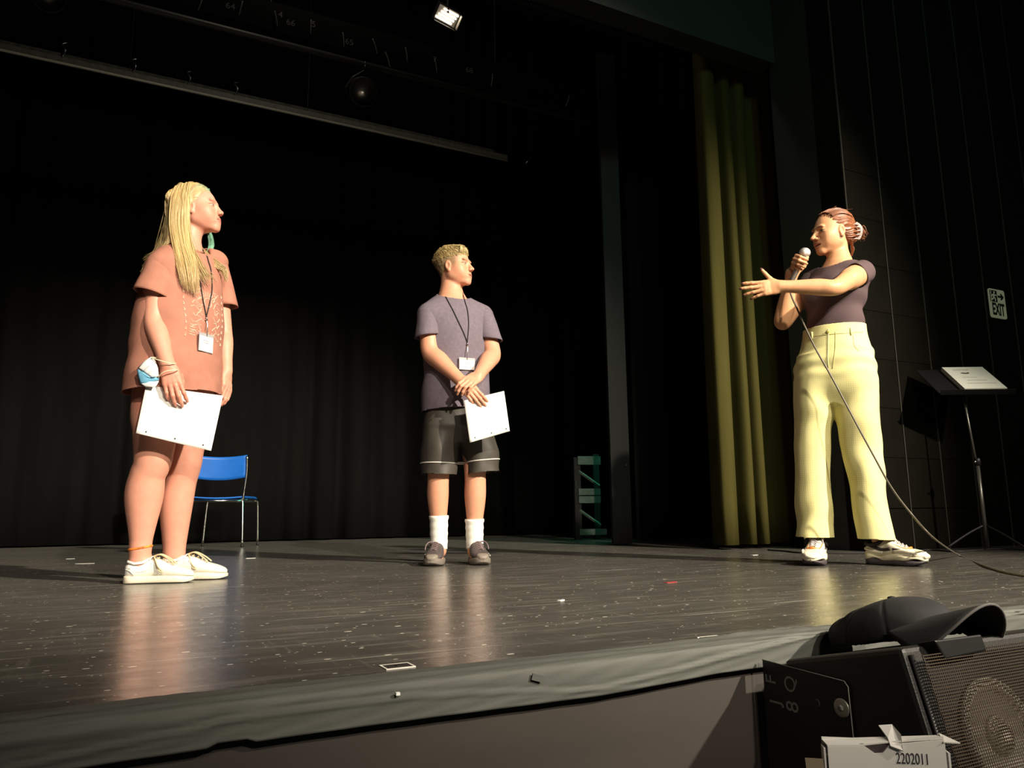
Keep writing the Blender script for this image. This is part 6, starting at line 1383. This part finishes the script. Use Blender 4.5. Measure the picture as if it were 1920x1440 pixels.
# ================================================================== FOREGROUND: speaker, cap, carton
M_spk = mat('black_texture_paint', (0.012, 0.0115, 0.010), 0.5, bump=(260, .35, .0012, one)); M_grille = mat('grille_steel', (0.16, 0.125, 0.095), 0.34, 0.85); M_edge = mat('worn_edge', (0.16, 0.155, 0.14), 0.5)
def speaker():
    X0, X1 = 1.10, 2.02; A, B = A3((.839, .034)), A3((1.085, -.022)); dn = unit((-.266, -.964)); H_ = .40; Cc, Dd = B+dn*H_, A+dn*H_
    t = thing('loudspeaker', 'black loudspeaker with steel grille mounted against the stage front', 'loudspeaker', (0, 0, 0))
    P3 = lambda x, q: (x, q[0], q[1])
    b = MB(); b.hexa([P3(X0, Dd), P3(X1, Dd), P3(X1, Cc), P3(X0, Cc), P3(X0, A), P3(X1, A), P3(X1, B), P3(X0, B)]); b.build('cabinet', M_spk, t, bevel=.008)
    n2 = unit((dn[1], -dn[0])); n2 = n2 if n2[0] < 0 else -n2                  # outward normal of the front, in (y, z)
    fr = lambda x, s_, o: (x, A[0]+dn[0]*s_+n2[0]*o, A[1]+dn[1]*s_+n2[1]*o)
    # rim, woofers, slatted mesh grille
    for x_ in (X0+.012, X1-.012): MB().tube([fr(x_, .012, .004), fr(x_, H_-.012, .004)], .004, 8).build('grille_frame', M_darkmetal, t, True)
    MB().tube([fr(X0+.012, H_-.012, .004), fr(X1-.012, H_-.012, .004)], .006, 8).build('grille_frame', M_edge, t, True)
    Mq = lambda c: Matrix(((1, 0, 0, c[0]), (0, dn[0], n2[0], c[1]), (0, dn[1], n2[1], c[2]), (0, 0, 0, 1)))
    M_cone = mat('cone_grey', (.34, .32, .27), .5)
    for cx, cs_, r in ((1.255, .145, .085), (1.475, .145, .115), (1.76, .145, .115)):
        w_ = MB().lathe([(r, .001), (r, .010), (r*.93, .014), (r*.82, .008), (r*.80, .002)], 40, Mq(fr(cx, cs_, 0))).build('woofer', M_cone, t, True)
        MB().lathe([(r*.36, .0015), (r*.30, .010), (r*.15, .015), (.004, .016)], 30, Mq(fr(cx, cs_, 0))).build('dust_cap', M_cone, w_, True)
    b = MB(); k = 0; s_ = .016
    while s_ < H_-.016:
        b.box((X0+.016, -.0011, -.0007), (X1-.016, .0011, .0007), Matrix.Translation(fr(0, s_, .019+.0008*sin(k))) @ Matrix.Rotation(-.27, 4, 'X')); s_ += .0044; k += 1
    g = b.build('grille_slats', M_grille, t); g['kind'] = 'stuff'
    b = MB(); x_ = X0+.020
    while x_ < X1-.016: b.box((x_-.0006, 0, 0), (x_+.0006, .0008, H_-.03), Matrix.Translation(fr(0, H_-.015, .0165)) @ Matrix(((1, 0, 0, 0), (0, 1, -dn[0], 0), (0, 0, -dn[1], 0), (0, 0, 0, 1)))); x_ += .0052
    g = b.build('grille_wires', M_grille, t); g['kind'] = 'stuff'
    # cut-out with black tape on the upper edge
    b = MB(); b.hexa([fr(1.165, .026, -.01), fr(1.272, .022, -.01), fr(1.272, .022, .0215), fr(1.165, .026, .0215), fr(1.150, -.004, -.01), fr(1.268, -.004, -.01), fr(1.268, -.004, .024), fr(1.150, -.004, .024)]); b.build('black_handle', M_plate, t, bevel=.003)
    # steel mounting plate with chalk writing
    pl = [(1.132, -.028), (.948, -.034), (.941, -.042), (.938, -.14), (.935, -.40), (1.132, -.42)]
    Mp = Matrix(((0, 0, -1, X0-.002), (1, 0, 0, 0), (0, 1, 0, 0), (0, 0, 0, 1)))
    p_ = MB().prism(pl, 0, .003, Mp).build('mounting_plate', M_plate, t, bevel=.0008)
    MB().tube([(X0-.0055, q[0], q[1]) for q in pl[:5]], .0009, 5).build('plate_edge', M_edge, p_, True)
    Mw = Matrix.Translation((X0-.005, .957, -.078)) @ Matrix.Rotation(-pi/2, 4, 'Y')
    w_ = MB().lathe([(.0155, 0), (.0155, .0018), (.013, .0026)], 28, Mw).build('washer', mat('zinc', (.42, .40, .33), .42, .8), p_, True); MB().lathe([(.0050, .0024), (.0050, .005), (.003, .006)], 6, Mw).build('bolt', M_edge, w_)
    MB().tube([(X0-.0055, 1.008+.005*cos(a), -.080+.005*sin(a)) for a in np.linspace(.9, 4.6, 10)], .0006, 5).build('bolt_hole', M_edge, p_, True)
    # letters run upwards: baseline +z, tops towards the stage (+y)
    R_ = lambda y, z: Matrix(((0, 0, -1, X0-.0056), (0, 1, 0, y), (1, 0, 0, z), (0, 0, 0, 1)))
    for s_, y, z, sz in (('J', 1.105, -.098, .036), ('F', 1.112, -.060, .036), ('8', 1.064, -.098, .040), ('Q', 1.066, -.060, .036)):
        text_mesh('chalk_letter', s_, sz, R_(y, z), M_chalk2, p_, .0002)
    return fr
M_plate = mat('black_steel_plate', (0.009, 0.009, 0.009), 0.42, 0.2); M_chalk2 = mat('pale_chalk', (0.22, 0.23, 0.19), 0.9)
speaker()
def cap():
    M_cap = mat('black_cap_cotton', (0.022, 0.023, 0.023), 0.85, spec=.3, noise=(20, .2, one), bump=(500, .3, .0008, one)); M_under = mat('cap_underside', (0.008, 0.008, 0.008), .9); M_capedge = mat('grey_edge_tape', (.09, .085, .08), .8); M_seamcap = mat('cap_seam', (.010, .010, .010), .9)
    t = thing('baseball_cap', 'black baseball cap lying on top of the loudspeaker', 'cap', (1.306, .990, .008), radians(-98)); t.rotation_euler = (0, radians(-10), radians(-98)); t.scale = (1.09, 1.06, 1.0)
    F = Field((-.15, -.12, -.03), (.14, .12, .12), .0028)
    F.add(ell((-.030, 0, .010), (.098, .080, .058)), .01); F.add(ell((.024, 0, .020), (.074, .070, .056)), .03); F.add(ell((-.082, -.01, .008), (.046, .06, .040)), .02)
    F.sub(ell((-.085, .0, .085), (.06, .06, .025)), .02)
    V, Q = F.mesh(); V, Q = cut_open(V, Q, [((0, 0, .002), (.06, 0, -1), everywhere)]); N = vnormals(V, Q)
    a = np.arctan2(V[:, 1], V[:, 0]+.02); seam = np.exp(-((np.mod(a+.35, pi/3)-pi/6)/.035)**2)
    V = relax(V, Q, 2)+N*(-.0014*seam*(V[:, 2] < .085)+.003*vnoise(V, 22)+.0022*np.sin(V[:, 0]*70+V[:, 2]*90)*np.clip((-.03-V[:, 0])/.05, 0, 1))[:, None]
    cloth('crown', V, Q, M_cap, t, .003)
    n, m = 22, 8; V = []
    for j in range(m+1):
        for i in range(n+1):
            s_, f = (i/n)*2-1, j/m; an = s_*1.30; base = A3((.024+.062*cos(an), .076*sin(an), .012)); ln = .098*(cos(s_*1.25)**.55); d_ = f*ln
            y = base[1]*(1+.10*f); arch = -.058*(abs(y)/.072)**2*(.35+.65*f); V.append((base[0]+d_*.97, y, .038+.012*f+arch))
    Fq = [(j*(n+1)+i, j*(n+1)+i+1, (j+1)*(n+1)+i+1, (j+1)*(n+1)+i) for j in range(m) for i in range(n)]
    o = link('brim', mesh_py('brim', V, Fq, True), t, M_cap); o.data.materials.append(M_under); q = o.modifiers.new('thick', 'SOLIDIFY'); q.thickness = .0035; q.offset = 0
    MB().tube([V[m*(n+1)+i] for i in range(n+1)], .0026, 6).build('brim_edge', M_capedge, t, True)
    MB().tube(spline([(-.118, -.035, .006), (-.132, 0, .008), (-.118, .035, .006)], 5), .009, 8, .35, up=(0, 0, 1)).build('strap', M_seamcap, t, True)
    MB().box((-.134, -.040, -.004), (-.124, -.026, .020)).build('buckle', M_edge, t, bevel=.002)
    MB().lathe([(.007, 0), (.006, .004), (.002, .0055)], 14, Matrix.Translation((-.006, 0, .0745))).build('top_button', M_cap, t, True)
cap()
def carton():
    M_card = mat('white_carton', (0.82, 0.81, 0.77), 0.7, noise=(6, .04, one)); M_tan = mat('kraft_inside', (0.46, 0.38, 0.25), .8); M_print2 = mat('print_black', (.05, .05, .06), .8); M_slot = mat('slot_dark', (.06, .045, .05), .9)
    d = Vector((0.7724, 0.6200, -0.0081)); t = thing('carton', 'small white cardboard carton with a tuck flap at the bottom edge', 'carton', (d.x, d.y, -.60), radians(-38)); z1 = d.z+.60; w_, dp = .128, .016
    fpts = [(-w_/2, 0), (w_/2, 0), (w_/2-.004, z1+.006), (.004, z1-.001), (-.004, z1-.010), (-.012, z1-.011), (-.022, z1-.004), (-w_/2+.003, z1-.006)]
    Mx = Matrix(((1, 0, 0, 0), (0, 0, -1, 0), (0, 1, 0, 0), (0, 0, 0, 1)))
    f_ = MB().prism(fpts, 0, .0022, Mx).build('front_panel', M_card, t)
    MB().box((-.026, .0004, z1-.016), (.008, .0012, z1-.002)).build('thumb_slot', M_slot, t)
    text_mesh('printed_code', '2202011', .0125, Matrix.Translation((.026, -.0026, z1-.015)) @ Matrix.Rotation(pi/2, 4, 'X') @ Matrix.Diagonal((.78, 1.3, 1, 1)), M_print2, f_, .0002)
    MB().box((-w_/2, dp-.002, 0), (w_/2, dp, z1+.000)).build('back_panel', M_card, t)
    for sx in (-1, 1): MB().box((sx*w_/2-.001, 0, 0), (sx*w_/2+.001, dp, z1-.008)).build('side_panel', M_card, t)
    MB().add([(-w_/2+.003, .0, z1-.005), (-.022, .0, z1-.003), (.006, .0, z1+.001), (w_/2-.004, 0, z1+.007), (w_/2, dp, z1+.006), (-w_/2, dp, z1-.003)], [(0, 1, 2, 3, 4, 5)]).build('lid', M_card, t, solid=.0014)
    MB().add([(w_/2-.006, -.004, z1+.004), (w_/2-.004, dp, z1+.008), (w_/2+.014, dp*.4, z1+.001)], [(0, 1, 2)]).build('dust_flap', M_card, t, solid=.0014)
    MB().add([(.000, .024, z1+.012), (.014, .022, z1+.014), (.018, .004, z1+.008), (.016, -.006, z1-.006), (.004, -.005, z1-.002), (.004, .004, z1+.004)], [(0, 1, 2, 3, 4, 5)]).build('tuck_tab', M_card, t, solid=.0014)
    MB().add([(-w_/2-.001, .002, z1-.020), (-w_/2-.020, .010, z1-.022), (-w_/2-.016, .004, z1-.090), (-w_/2-.001, 0, z1-.075)], [(0, 1, 2, 3)]).build('side_flap', M_tan, t, solid=.0016)
carton()
